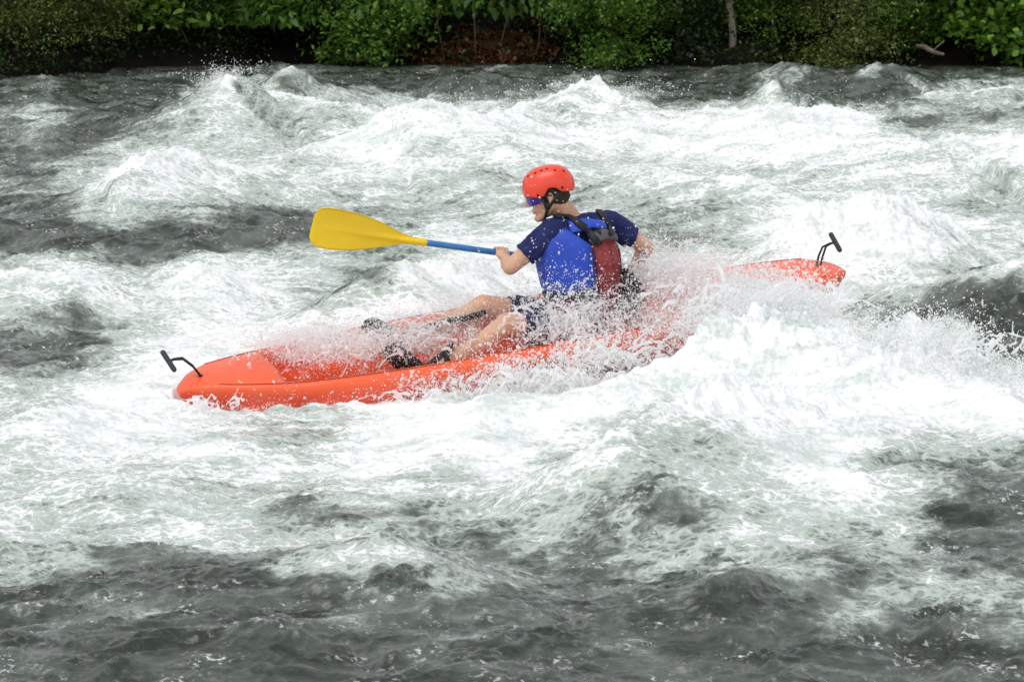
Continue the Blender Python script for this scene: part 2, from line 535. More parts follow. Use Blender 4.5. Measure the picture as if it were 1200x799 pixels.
def foam_at(x, y):
    fx = (x + 9) / .16
    fx = np.abs(fx); n = FT.shape[1] - 1
    fx = np.mod(fx, 2 * n); fx = np.where(fx > n, 2 * n - fx, fx)
    fy = np.interp(y, FOAM_Y, np.arange(len(FOAM_Y)))
    i = np.clip(fx.astype(int), 0, n - 1); j = np.clip(fy.astype(int), 0, len(FOAM_Y) - 2)
    a = fx - i; b = fy - j
    return (FT[j, i] * (1 - a) + FT[j, i + 1] * a) * (1 - b) + (FT[j + 1, i] * (1 - a) + FT[j + 1, i + 1] * a) * b

def river(X, Y):
    """height and foam of the water at x, y"""
    h = bilin(HM, GX, GY, X, Y)
    # water drawn out into streaks along the current (left and a little towards the camera)
    c, s = math.cos(R(14)), math.sin(R(14))
    U = X * c + Y * s; W = -X * s + Y * c
    wx = U + .10 * pn(U * 2.1, W * 2.1, 21); wy = W + .10 * pn(U * 2.3, W * 2.3, 22)
    f0 = foam_at(X + .09 * pn(X * 2.2, Y * 2.2, 23) + .05 * pn(X * 6, Y * 6, 24), Y + .12 * pn(X * 2.2, Y * 2.2, 25) + .06 * pn(X * 6, Y * 6, 26))
    st = .5 * pn(wx * 1.3, wy * 4.0, 31) + .38 * pn(wx * 3.0, wy * 8.0, 32) + .3 * pn(wx * 7, wy * 15, 33) + .2 * pn(wx * 17, wy * 30, 34)
    bl = .5 * pn(X * 2.5, Y * 2.5, 35) + .35 * pn(X * 6, Y * 6, 36) + .25 * pn(X * 14, Y * 14, 37) + .2 * pn(X * 30, Y * 30, 38)
    nz = .62 * st + .55 * bl
    amp = .06 + .60 * np.clip(1 - np.abs(f0 - .62) / .50, 0, 1)
    F = np.clip((f0 - .27) / .73, -.3, 1.05) + amp * nz
    F = F + 1.1 * bilin(CREST, GX, GY, X, Y) * sstep(.3, .6, f0)          # white along the breaking edge, clearer behind it
    # chop on the clear water: ridged, elongated across the flow
    def rid(n): return 1 - 2 * np.abs(n)
    def sh(n): return n + .5 * np.abs(n) - .12
    c2, s2 = math.cos(R(24)), math.sin(R(24))
    vx, vy = wx * c2 + wy * s2 + .06 * pn(X * 4, Y * 4, 46), wy * c2 - wx * s2 + .05 * pn(X * 4.4, Y * 4.4, 47)
    ch = (.036 * pn(wx * 1.6, wy * 2.6, 41) + .024 * pn(wx * 2.6, wy * 6.0, 42) + (.0165 * sh(pn(vx * 4.5, vy * 12, 43))
          + .0100 * sh(pn(wx * 10, wy * 24, 44)) + .0056 * sh(pn(vx * 20, vy * 44, 45)) + .0024 * pn(wx * 42, wy * 80, 48)))
    # boiling foam: billows down to fists of bubbles
    fo = .8 * (.050 * pn(X * 2.0, Y * 2.3, 51) + .030 * (np.abs(pn(X * 4.6, Y * 5.2, 52)) - .2) + .013 * (np.abs(pn(X * 10, Y * 11, 53)) - .2)
          + .007 * (np.abs(pn(X * 21, Y * 23, 54)) - .2) + .0045 * pn(X * 45, Y * 47, 55))
    k = sstep(.15, .8, F)
    far = np.clip((Y - 17) / 17, 0, 1)
    h = h + ch * (1 - .72 * k) * (1 + .5 * far) + fo * k
    # broken white crests tear upwards
    tear = sstep(.75, 1.05, F) * sstep(.12, .4, h)
    h = h + tear * (1 - .6 * far) * 1.5 * (.05 * np.clip(pn(X * 5, Y * 5, 56), 0, 1) + .04 * np.clip(pn(X * 13, Y * 13, 57), 0, 1) ** 1.0 + .025 * np.clip(pn(X * 29, Y * 29, 58), 0, 1))
    # splash horns thrown up by the breaker on the right
    for (u, v, Yh, hh, w) in ((1068, 392, 13.6, .13, .045), (1088, 405, 13.6, .10, .05), (1118, 432, 13.55, .07, .05), (1150, 450, 13.5, .05, .05), (1050, 395, 13.65, .04, .06)):
        p = at(u, v, Yh)
        q = ((X - p.x + .25 * (Y - p.y)) ** 2 + ((Y - p.y) * .7) ** 2) / (w * w)
        h = h + hh * np.exp(-q ** .8)
    # the hull pushes the water aside
    m = (np.abs(X) < 3.2) & (Y > 13) & (Y < 17.2)
    if m.any():
        d = (STERN - BOW); L2 = d.x * d.x + d.y * d.y
        x, y = X[m], Y[m]
        t = ((x - BOW.x) * d.x + (y - BOW.y) * d.y) / L2
        off = np.abs((x - BOW.x) * ky.x + (y - BOW.y) * ky.y) / math.hypot(ky.x, ky.y)
        sgn = np.sign((x - BOW.x) * ky.x + (y - BOW.y) * ky.y)
        b = BEAM * np.clip(1 - np.abs(2 * np.clip(t, 0, 1) - 1) ** 2.6, 0, 1) ** .60
        lim = BOW.z + d.z * t - sgn * off * math.sin(ROLL) - .13
        wash = sstep(.66, .74, t) * (1 - sstep(.93, .97, t)) * .16         # where the wave breaks over the deck
        lim = lim + wash
        ins = (1 - sstep(b - .02, b + .10, off)) * ((t > -.01) & (t < 1.01))
        hm = h[m]
        hm = np.where(hm > lim, hm * (1 - ins) + lim * ins, hm)
        ring = np.exp(-((off - b - .05) / .09) ** 2) * ((t > -.02) & (t < 1.02)) * (.30 + .70 * sstep(.24, .34, t))
        nn = .5 + pn(x * 7, y * 7, 59) + .6 * pn(x * 19, y * 19, 60)
        h[m] = hm + .045 * ring * np.clip(nn, 0, 1.6)
        F[m] = F[m] + .55 * ring
    return h, F

# water sheet: fine where the rapid is, coarse out to the far reaches
ycs = [np.linspace(-16, 8.0, 12), np.arange(8.4, 12.5, .0095), np.arange(12.5, 17.5, .0105)]
yy = 17.5
tail = []
while yy < 34.8:
    tail.append(yy); yy += .0115 + (yy - 17.5) * .0011
ycs += [np.array(tail), np.linspace(34.9, 38, 12)]
YR = np.concatenate(ycs)
NC = 1040
uc = np.linspace(-1, 1, NC)
g = np.geomspace(1, 40, 34) - 1
outer = 1 + .05 * g * (80 / 39 / .05) / 30
ucs = np.concatenate([-outer[1:][::-1], uc, outer[1:]])
half = .75 + .235 * np.clip(YR, 3, None)
XX = ucs[None, :] * half[:, None]
far_scale = np.where(np.abs(ucs) > 1, 1 + (np.abs(ucs) - 1) * 2, 1)
XX = XX * far_scale[None, :]
YY = np.repeat(YR[:, None], XX.shape[1], 1)
hz, ff = river(XX, YY)
edge = sstep(33.9, 34.6, YY)
hz = hz * (1 - edge) - .05 * edge
V = np.stack([XX, YY, hz], -1).reshape(-1, 3)
nr, nc = XX.shape
idx = np.arange(nr * nc).reshape(nr, nc)
Fq = np.stack([idx[:-1, :-1], idx[:-1, 1:], idx[1:, 1:], idx[1:, :-1]], -1).reshape(-1, 4)
wme = mesh_from_np("water", V, Fq)
set_attr(wme, "foam", np.clip(ff, -.5, 1.3).ravel())

def water_material():
    m = bpy.data.materials.new("river_water")
    m.use_nodes = True
    nt = m.node_tree; N = nt.nodes; L = nt.links
    b = N["Principled BSDF"]
    at_ = N.new("ShaderNodeAttribute"); at_.attribute_name = "foam"
    tc = N.new("ShaderNodeTexCoord")
    mp = N.new("ShaderNodeMapping"); mp.inputs["Rotation"].default_value = (0, 0, R(-14)); mp.inputs["Scale"].default_value = (1, 2.0, 1.4)
    L.new(tc.outputs["Object"], mp.inputs["Vector"])
    def noise(sc, det, rough=.6, vec=None):
        n = N.new("ShaderNodeTexNoise"); n.inputs["Scale"].default_value = sc; n.inputs["Detail"].default_value = det
        n.inputs["Roughness"].default_value = rough
        L.new(vec or tc.outputs["Object"], n.inputs["Vector"]); return n.outputs["Fac"]
    def math_(op, a, b_, c=None):
        n = N.new("ShaderNodeMath"); n.operation = op
        for i, q in enumerate((a, b_, c)):
            if q is None: continue
            if isinstance(q, (int, float)): n.inputs[i].default_value = q
            else: L.new(q, n.inputs[i])
        return n.outputs[0]
    def smooth(x, a, b_):
        n = N.new("ShaderNodeMapRange"); n.interpolation_type = 'SMOOTHSTEP'
        n.inputs["From Min"].default_value = a; n.inputs["From Max"].default_value = b_
        L.new(x, n.inputs["Value"]); return n.outputs["Result"]
    n1 = noise(26, 6, .7, mp.outputs["Vector"]); n2 = noise(85, 4, .65); n3 = noise(9, 5, .65, mp.outputs["Vector"])
    s = math_('ADD', math_('MULTIPLY', math_('SUBTRACT', n1, .5), .75), math_('MULTIPLY', math_('SUBTRACT', n2, .5), .65))
    s = math_('ADD', s, math_('MULTIPLY', math_('SUBTRACT', n3, .5), .5))
    loose = math_('ADD', .25, math_('MULTIPLY', smooth(at_.outputs["Fac"], .0, .45), .65))
    F = math_('ADD', at_.outputs["Fac"], math_('MULTIPLY', s, loose))
    wv = N.new("ShaderNodeVectorMath"); wv.operation = 'MULTIPLY_ADD'; wv.inputs[1].default_value = (.10, .10, .10)
    cn = N.new("ShaderNodeTexNoise"); cn.inputs["Scale"].default_value = 7; cn.inputs["Detail"].default_value = 5
    L.new(tc.outputs["Object"], cn.inputs["Vector"])
    L.new(cn.outputs["Color"], wv.inputs[0]); L.new(mp.outputs["Vector"], wv.inputs[2])
    def lace(sc, w):
        v = N.new("ShaderNodeTexVoronoi"); v.feature = 'DISTANCE_TO_EDGE'; v.inputs["Scale"].default_value = sc
        L.new(wv.outputs[0], v.inputs["Vector"]); return math_('SUBTRACT', 1.0, smooth(v.outputs["Distance"], 0, w))
    lc = math_('ADD', math_('MULTIPLY', lace(7, .16), .22), math_('MULTIPLY', lace(18, .20), .20))
    mid = math_('MULTIPLY', smooth(at_.outputs["Fac"], .10, .35), math_('SUBTRACT', 1.0, math_('MULTIPLY', smooth(at_.outputs["Fac"], .8, 1.0), .7)))
    F = math_('ADD', F, math_('MULTIPLY', math_('SUBTRACT', lc, .11), mid))
    milky = smooth(F, .0, .56)
    white = smooth(F, .54, .88)
    def mix(f, a, b_):
        n = N.new("ShaderNodeMix"); n.data_type = 'RGBA'
        L.new(f, n.inputs["Factor"])
        for k, q in ((6, a), (7, b_)):
            if isinstance(q, tuple): n.inputs[k].default_value = (*q, 1)
            else: L.new(q, n.inputs[k])
        return n.outputs[2]
    deep = mix(smooth(noise(2.2, 6, .65, mp.outputs["Vector"]), .36, .66), (.012, .019, .010), (.098, .112, .093))
    c = mix(milky, deep, (.44, .50, .445))
    streak = smooth(math_('ADD', math_('MULTIPLY', noise(2.6, 8, .72, mp.outputs["Vector"]), .65), math_('MULTIPLY', noise(38, 4, .65), .35)),   .38, .56)
    c = mix(white, c, mix(streak, (.58, .635, .605), (.90, .905, .905)))
    # loose flecks of foam riding on the clear water
    fl = math_('MULTIPLY', math_('MULTIPLY', lace(24, .22), smooth(noise(36, 3, .6), .50, .62)), smooth(noise(3.2, 6, .68, mp.outputs["Vector"]), .50, .66))
    c = mix(math_('MULTIPLY', fl, .8), c, (.84, .86, .855))
    L.new(c, b.inputs["Base Color"])
    ro = math_('ADD', math_('ADD', .02, math_('MULTIPLY', milky, .10)), math_('MULTIPLY', white, .4)); L.new(ro, b.inputs["Roughness"])
    sp = math_('SUBTRACT', 1.0, math_('MULTIPLY', white, .85)); L.new(sp, b.inputs["Specular IOR Level"])
    b.inputs["IOR"].default_value = 1.33
    # fine ripples and bubbles
    r1 = noise(30, 5, .6, mp.outputs["Vector"]); r2 = noise(120, 4, .6)
    hgt = math_('ADD', math_('MULTIPLY', r1, .0042), math_('MULTIPLY', r2, math_('ADD', .0003, math_('MULTIPLY', white, .006))))
    bp = N.new("ShaderNodeBump"); bp.inputs["Strength"].default_value = .8; bp.inputs["Distance"].default_value = 1.0
    L.new(hgt, bp.inputs["Height"]); L.new(bp.outputs["Normal"], b.inputs["Normal"])
    return m
water = link("water", wme, water_material())
tag(water, "white and dark grey river water of the rapid", "water", kind="structure")
print("water verts", len(wme.vertices))

# ------------------------------------------------------------------ far bank
def shore_in(x):
    return 1.5 * sstep(-4.0, -5.4, x) + .32 * pn(x * .55, x * 0 + 3.3, 64) + .14 * pn(x * 1.9, x * 0 + 8.1, 65)
def bank_h(x, y):
    y = y + shore_in(x)
    s = np.clip((y - 34.1) / .9, 0, 1)
    h = -.45 + .62 * s * s * (3 - 2 * s) + .16 * np.clip(y - 35, 0, None) ** 1.05
    h += (.10 * pn(x * .7, y * .7, 61) + .05 * pn(x * 2.3, y * 2.3, 62) + .02 * pn(x * 7, y * 7, 63)) * np.clip((y - 33.8), 0, 1)
    return h
bx = np.concatenate([np.linspace(-90, -12, 40)[:-1], np.linspace(-12, 12, 240), np.linspace(12, 90, 40)[1:]])
by = np.concatenate([np.linspace(31.2, 38, 90), np.linspace(38.3, 120, 50)])
BX, BY = np.meshgrid(bx, by)
idx = np.arange(BX.size).reshape(BX.shape)
bme = mesh_from_np("river_bank", np.stack([BX, BY, bank_h(BX, BY)], -1).reshape(-1, 3),
                   np.stack([idx[:-1, :-1], idx[:-1, 1:], idx[1:, 1:], idx[1:, :-1]], -1).reshape(-1, 4))
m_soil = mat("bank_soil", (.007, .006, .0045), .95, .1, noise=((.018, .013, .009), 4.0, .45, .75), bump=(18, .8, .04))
set_attr(bme, "litter", (np.exp(-((BX + .25) / .55) ** 2 - ((BY - 35.1) / .6) ** 2)).ravel())
_n = m_soil.node_tree
_a = _n.nodes.new("ShaderNodeAttribute"); _a.attribute_name = "litter"
_t = _n.nodes.new("ShaderNodeTexNoise"); _t.inputs["Scale"].default_value = 9; _t.inputs["Detail"].default_value = 5
_m = _n.nodes.new("ShaderNodeMath"); _m.operation = 'MULTIPLY'; _n.links.new(_a.outputs["Fac"], _m.inputs[0]); _n.links.new(_t.outputs["Fac"], _m.inputs[1])
_r = _n.nodes.new("ShaderNodeMapRange"); _r.inputs["From Min"].default_value = .2; _r.inputs["From Max"].default_value = .7; _n.links.new(_m.outputs[0], _r.inputs["Value"])
_x = _n.nodes.new("ShaderNodeMix"); _x.data_type = 'RGBA'; _x.inputs[7].default_value = (.09, .042, .022, 1)
_pb = _n.nodes["Principled BSDF"]; _src = _pb.inputs["Base Color"].links[0].from_socket
_n.links.new(_r.outputs[0], _x.inputs["Factor"]); _n.links.new(_src, _x.inputs[6]); _n.links.new(_x.outputs[2], _pb.inputs["Base Color"])
bank = tag(link("river_bank", bme, m_soil), "dark earth bank with brown fallen leaves", "bank", kind="structure")

# ---- leaves
def leaf_mesh(C, N, size, name, droop=.3, spread=None, aspect=.5, seed=0, prefer_up=.5):
    """N leaves: C (n,3) centres, size (n,) lengths; each leaf a folded pointed blade of four faces"""
    r = np.random.default_rng(seed)
    n = len(C)
    az = r.random(n) * 2 * np.pi
    el = r.normal(-droop, .45, n)
    d = np.stack([np.cos(az) * np.cos(el), np.sin(az) * np.cos(el), np.sin(el)], -1)      # along the leaf
    up = r.normal(0, 1, (n, 3)) * (1 - prefer_up); up[:, 2] += prefer_up * 1.6
    if N is not None: up += N * .6
    sd_ = np.cross(d, up); sd_ /= np.linalg.norm(sd_, axis=1, keepdims=True) + 1e-6
    nn = np.cross(sd_, d)
    L = size[:, None]; w = L * aspect * .5
    base = C - d * L * .5
    p0 = base
    p1 = C - d * L * .12 + sd_ * w + nn * L * .07
    p2 = C - d * L * .12 - sd_ * w + nn * L * .07
    p3 = C + d * L * .22 + sd_ * w * .72 + nn * L * .03
    p4 = C + d * L * .22 - sd_ * w * .72 + nn * L * .03
    p5 = C + d * L * .5 - nn * L * .08
    pm = C - nn * L * .02
    V = np.stack([p0, p1, p2, p3, p4, p5, pm], 1).reshape(-1, 3)
    o = (np.arange(n) * 7)[:, None]
    F = np.concatenate([o + np.array([[0, 1, 6]]), o + np.array([[0, 6, 2]]), o + np.array([[1, 3, 6]]), o + np.array([[2, 6, 4]]),
                        o + np.array([[3, 5, 6]]), o + np.array([[6, 5, 4]])], 1).reshape(-1, 3)
    me = mesh_from_np(name, V, F, smooth=False)
    set_attr(me, "tint", np.repeat(r.random(n), 7))
    return me
def leaf_mat(name, a, b_, c_=None, trans=.35):
    m = bpy.data.materials.new(name); m.use_nodes = True
    nt = m.node_tree; N = nt.nodes; L = nt.links
    b = N["Principled BSDF"]
    at_ = N.new("ShaderNodeAttribute"); at_.attribute_name = "tint"
    rp = N.new("ShaderNodeValToRGB")
    e = rp.color_ramp.elements
    e[0].position = 0; e[0].color = (*a, 1); e[1].position = .85; e[1].color = (*b_, 1)
    if c_:
        q = e.new(1.0); q.color = (*c_, 1)
    L.new(at_.outputs["Fac"], rp.inputs["Fac"]); L.new(rp.outputs["Color"], b.inputs["Base Color"])
    b.inputs["Roughness"].default_value = .45; b.inputs["Specular IOR Level"].default_value = .4
    tr = N.new("ShaderNodeBsdfTranslucent"); L.new(rp.outputs["Color"], tr.inputs["Color"])
    mx = N.new("ShaderNodeMixShader"); mx.inputs[0].default_value = trans
    L.new(b.outputs[0], mx.inputs[1]); L.new(tr.outputs[0], mx.inputs[2])
    L.new(mx.outputs[0], N["Material Output"].inputs["Surface"])
    return m
LM_dark = leaf_mat("dark_leaf", (.022, .050, .010), (.060, .115, .022))
LM_shade = leaf_mat("canopy_shaded_leaf", (.010, .024, .006), (.032, .066, .012))  # undergrowth leaves: the canopy's shade is put into this near-black green
LM_mid = leaf_mat("mid_leaf", (.044, .110, .012), (.140, .270, .034))
LM_bright = leaf_mat("bright_leaf", (.055, .14, .014), (.18, .33, .036))
LM_bough = leaf_mat("bough_leaf", (.026, .070, .009), (.095, .200, .024), (.21, .35, .045))
LM_olive = leaf_mat("olive_leaf", (.058, .092, .015), (.155, .200, .042), (.32, .34, .14))
LM_bloom = leaf_mat("blossom", (.45, .44, .34), (.62, .60, .50))
m_bark = mat("bark", (.045, .034, .025), .9, .2, noise=((.10, .08, .06), 9, .4, .65), bump=(30, .7, .02))
m_pale_bark = mat("pale_bark", (.20, .165, .125), .85, .2, noise=((.36, .31, .25), 6, .35, .7), bump=(24, .5, .01))
m_twig = mat("twig", (.05, .038, .028), .9, .2)

def limbs(mb, base, h, r, nl, spread, seed, lean=(0, 0)):
    """trunk and limbs; returns limb tips"""
    rr = random.Random(seed)
    pts = []
    p = Vector(base)
    for k in range(7):
        f = k / 6
        pts.append(Vector((base[0] + lean[0] * f + rr.uniform(-.04, .04) * h * .25, base[1] + lean[1] * f + rr.uniform(-.04, .04) * h * .25, base[2] + h * f)))
    mb.tube(pts, [r * (1 - .75 * k / 6) for k in range(7)], 9)
    tips = [pts[-1]]
    for k in range(nl):
        f = rr.uniform(.12, .95)
        i = min(int(f * 6), 5); q = pts[i].lerp(pts[i + 1], f * 6 - i)
        a = rr.uniform(0, 2 * math.pi); s = spread * rr.uniform(.55, 1.0)
        e = q + Vector((math.cos(a) * s, math.sin(a) * s, rr.uniform(-.1, .5) * s))
        m_ = q.lerp(e, .5) + Vector((0, 0, .12 * s))
        mb.tube([q, m_, e], [r * .35 * (1 - f * .5), r * .22 * (1 - f * .5), r * .07], 6)
        tips += [m_, e]
    return tips

def plant(name, label, cat, x, y, h, spread, leafmat, nleaf, lsize, seed, trunk_r=.03, nl=14, group=None, bark=None,
          clump=.22, droop=.3, aspect=.5, low=0.0, lean=(0, 0), extra=None, stem_name="trunk", zbase=None):
    z = float(bank_h(np.array([x]), np.array([y]))[0]) - .05 if zbase is None else zbase
    root = empty(name, (x, y, z)); tag(root, label, cat, group)
    mb = MB()
    tips = limbs(mb, (x, y, z), h, trunk_r, nl, spread, seed, lean)
    if extra:
        for (pa, pm, pe, rr_) in extra:
            mb.tube([pa, pm, pe], [rr_, rr_ * .7, rr_ * .25], 6); tips += [Vector(pm), Vector(pe), Vector(pm).lerp(Vector(pe), .5)]
    mb.build(stem_name, bark or m_bark, root)
    r = np.random.default_rng(seed)
    T = np.array([t[:] for t in tips])
    isx = np.arange(len(T)) >= len(T) - 3 * len(extra or [])
    keep = (T[:, 2] > z + low) | isx
    T, isx = T[keep], isx[keep]
    # leaf sprays round every limb tip: uneven, with gaps between
    nsp = max(nleaf // 14, 1)
    w = (r.random(len(T)) ** 1.5 + .1) * np.where(isx, 2.2, 1)
    ci = r.choice(len(T), nsp, p=w / w.sum())
    off = r.normal(0, 1, (nsp, 3)) * np.array([clump, clump, clump * .8]) * np.where(isx[ci], .62 if extra else 1, spread)[:, None]
    cc = T[ci] + off
    C = np.repeat(cc, 14, 0) + r.normal(0, 1, (nsp * 14, 3)) * np.array([1, 1, .55]) * lsize * 1.5
    ok = C[:, 2] > np.maximum(z + .02, -.02)
    C = C[ok]
    sz = lsize * r.uniform(.6, 1.25, len(C))
    link("crown", leaf_mesh(C, None, sz, name + "_crown", droop, None, aspect, seed), leafmat, root)
    return root

def bx_at(u, Y): return (u - 600) / FPX * (Y * math.cos(PITCH) + 2.6 * math.sin(PITCH))

GR = "bushes along the far bank"
plant("bush", "olive fine-leaved bush at the far left of the bank, leaning over the water", "bush", bx_at(40, 33.4), 33.4, 2.2, .85, LM_olive, 26000, .045, 101, nl=46, low=.0, group=GR, clump=.26, stem_name="stem")
plant("bush", "small dark olive bush just right of the far left olive bush", "bush", bx_at(112, 34.0), 34.0, 1.6, .55, LM_olive, 9000, .045, 102, nl=22, group=GR, stem_name="stem")
plant("bush", "dark leafy bush behind the foam spike left of the paddle blade", "bush", bx_at(255, 34.8), 34.8, 1.6, .7, LM_dark, 7000, .08, 103, nl=22, group=GR, stem_name="stem")
plant("bush", "low dark bush under the drooping boughs left of the brown leaf litter", "bush", bx_at(440, 34.6), 34.6, .9, .6, LM_mid, 5500, .07, 104, nl=18, group=GR, stem_name="stem")
plant("bush", "mid green bush right of the brown leaf litter, hanging to the waterline", "bush", bx_at(715, 34.3), 34.3, 1.6, .62, LM_mid, 11000, .055, 105, nl=28, group=GR, stem_name="stem")
plant("bush", "dark green bush just left of the thin pale trunk", "bush", bx_at(795, 34.7), 34.7, 1.8, .6, LM_dark, 9000, .06, 106, nl=26, group=GR, stem_name="stem")
plant("bush", "twiggy dark bush right of the thin pale trunk", "bush", bx_at(905, 34.7), 34.7, 1.5, .6, LM_mid, 8000, .055, 107, nl=26, group=GR, stem_name="stem")
plant("bush", "olive bush with bare twigs under the white blossoms", "bush", bx_at(985, 34.4), 34.4, 1.4, .6, LM_olive, 8500, .05, 108, nl=24, group=GR, stem_name="stem")
fb = plant("flowering_bush", "bush dotted with white blossoms right of the twiggy dark bush", "bush", bx_at(1045, 34.8), 34.8, 1.7, .55, LM_mid, 10000, .055, 109, nl=26, group=GR, stem_name="stem")
rr_ = np.random.default_rng(5)
cb = np.stack([bx_at(1050, 34.7) + rr_.normal(0, .42, 60), 34.55 + rr_.normal(0, .15, 60), .75 + rr_.normal(0, .22, 60)], -1)
cb = np.repeat(cb, 5, 0) + rr_.normal(0, .018, (300, 3))
link("blossom", leaf_mesh(cb, None, rr_.uniform(.03, .05, 300), "blossom", 0, None, .9, 3), LM_bloom, fb)
plant("bush", "bright green big-leaved bush at the far right of the bank", "bush", bx_at(1180, 34.5), 34.5, 1.9, .75, LM_bright, 9000, .10, 110, nl=36, group=GR, stem_name="stem", aspect=.75)
plant("bush", "bright green low bush spilling beside the fallen grey branch", "bush", bx_at(1140, 35.4), 35.4, 1.2, .6, LM_bright, 4500, .09, 111, nl=20, group=GR, stem_name="stem", aspect=.75)

# trees whose boughs droop into the picture from above
def bough(u0, v0, u1, v1, Y, seed, n=4):
    rr = random.Random(seed); out = []
    for k in range(n):
        a = at(u0 + rr.uniform(-40, 40), v0 - 60, Y + .9); e = at(u1 + rr.uniform(-45, 45), v1 + rr.uniform(-40, 16), Y + rr.uniform(-.4, .2))
        out.append((a, a.lerp(e, .55) + Vector((0, 0, .12)), e, .022))
    return out
GT = "trees on the far bank"
plant("young_tree", "young tree with a pale green leaf bough low over the left bank", "tree", bx_at(195, 36.2), 36.2, 4.2, 1.3, LM_bright, 3200, .13, 201, .06, 16, GT, clump=.16, aspect=.55, low=1.15, extra=bough(185, 15, 180, 40, 34.7, 1, 5), droop=.15)
plant("tree", "broad-leaved tree with drooping boughs left of centre", "tree", bx_at(340, 37.0), 37.0, 5.2, 2.2, LM_bough, 7000, .135, 202, .12, 20, GT, clump=.14, low=1.15, extra=bough(310, -10, 300, 42, 34.7, 2, 7) + bough(350, -40, 335, 18, 34.6, 12, 4), droop=.6)
plant("tree", "broad-leaved tree with long boughs hanging above the brown leaf litter", "tree", bx_at(500, 37.2), 37.2, 5.4, 2.4, LM_bough, 8500, .135, 203, .13, 20, GT, clump=.13, low=1.15, extra=bough(450, -20, 440, 36, 34.6, 3, 8) + bough(525, 0, 530, 60, 34.6, 4, 5) + bough(605, -10, 618, 44, 34.8, 5, 6), droop=.75)
plant("tree", "shady tree with dark leaves behind the mid green bush", "tree", bx_at(690, 37.6), 37.6, 5.0, 2.2, LM_mid, 9000, .09, 204, .11, 22, GT, clump=.16, low=1.15, extra=bough(720, -20, 735, 20, 35.2, 6, 8), droop=.5)
# the thin pale trunk
xq = bx_at(852, 34.75)
root = empty("slender_tree", (xq, 34.75, .0)); tag(root, "slender tree with a thin pale bare trunk at the water's edge", "tree", GT)
mb = MB()
pts = [Vector((xq + .06 - .02 * k + .03 * math.sin(k * 1.7), 34.75 + .02 * k, -.1 + .42 * k)) for k in range(13)]
mb.tube(pts, [.047 - .0022 * k for k in range(13)], 12)
tips = []
for k in range(12):
    q = pts[7 + k % 6]; a = k * 2.4
    e = q + Vector((math.cos(a) * 1.1, math.sin(a) * 1.1, .5)); mb.tube([q, q.lerp(e, .5) + Vector((0, 0, .1)), e], [.015, .011, .004], 6); tips += [e, q.lerp(e, .6)]
mb.build("trunk", m_pale_bark, root)
r_ = np.random.default_rng(77); T = np.array([t[:] for t in tips])
C = T[r_.integers(0, len(T), 3500)] + r_.normal(0, .32, (3500, 3))
link("crown", leaf_mesh(C, None, r_.uniform(.06, .11, 3500), "slender_crown", .4, None, .5, 7), LM_mid, root)
plant("tree", "tree with brown limbs rising behind the twiggy dark bush", "tree", bx_at(940, 37.4), 37.4, 5.2, 2.3, LM_mid, 9000, .09, 205, .12, 24, GT, clump=.17, low=1.1, extra=bough(930, -20, 930, 14, 35.4, 7, 8))
plant("tree", "leafy tree behind the bright green bush at the far right", "tree", bx_at(1130, 37.6), 37.6, 5.2, 2.4, LM_bright, 9000, .11, 206, .12, 22, GT, clump=.17, low=1.1)
plant("tree", "dark tree behind the olive bush at the far left", "tree", bx_at(60, 37.6), 37.6, 5.0, 2.3, LM_mid, 9000, .09, 207, .12, 22, GT, clump=.17, low=1.1)
# bare twigs and the fallen branch
mb = MB()
pa, pe = at(1074, 54, 34.25), at(1106, 64, 33.95)
mb.tube([pa, pa.lerp(pe, .3) + Vector((0, 0, .015)), pa.lerp(pe, .65) + Vector((0, 0, -.012)), pe], [.022, .032, .028, .016], 9)
mb.tube([pa.lerp(pe, .6), pa.lerp(pe, .6) + Vector((.12, -.05, .12))], [.012, .005], 6)
tag(mb.build("fallen_branch", mat("dead_wood", (.10, .078, .058), .85, .2, noise=((.20, .165, .13), 14, .4, .65), bump=(40, .6, .01)), loc=pa), "pale grey fallen branch lying at the waterline by the bright green bush", "branch")

# low undergrowth: ferns, ivy and saplings matted over the bank down to the waterline, open only at the leaf litter
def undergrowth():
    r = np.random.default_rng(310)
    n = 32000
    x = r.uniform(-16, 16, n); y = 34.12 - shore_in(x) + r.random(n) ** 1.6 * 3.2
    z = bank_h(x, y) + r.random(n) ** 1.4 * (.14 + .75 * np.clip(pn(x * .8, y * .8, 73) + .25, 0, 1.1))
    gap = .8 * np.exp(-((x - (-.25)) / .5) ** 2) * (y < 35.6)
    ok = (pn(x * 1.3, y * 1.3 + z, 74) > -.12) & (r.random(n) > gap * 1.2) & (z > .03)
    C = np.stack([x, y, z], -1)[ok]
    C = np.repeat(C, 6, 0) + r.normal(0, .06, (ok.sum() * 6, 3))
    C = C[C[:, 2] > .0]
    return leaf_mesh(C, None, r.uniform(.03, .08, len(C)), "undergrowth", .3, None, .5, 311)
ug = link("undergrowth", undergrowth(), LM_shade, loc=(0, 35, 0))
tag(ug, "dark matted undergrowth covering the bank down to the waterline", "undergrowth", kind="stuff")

def litter():
    r = np.random.default_rng(320)
    n = 5000
    x = -.25 + r.normal(0, .42, n); y = 34.35 + np.abs(r.normal(0, .7, n))
    ok = (pn(x * 2.2, y * 2.2, 75) > -.15)
    x, y = x[ok], y[ok]
    z = bank_h(x, y) + r.random(len(x)) * .05
    return leaf_mesh(np.stack([x, y, z], -1), None, r.uniform(.05, .11, len(x)), "leaf_litter", .1, None, .55, 321, prefer_up=.75)
LM_brown = leaf_mat("dead_leaf", (.055, .024, .012), (.20, .085, .038), trans=.1)
ll = link("leaf_litter", litter(), LM_brown, loc=(-.25, 35, .1))
tag(ll, "brown fallen leaves heaped on the bank under the drooping boughs", "leaf litter", kind="stuff")

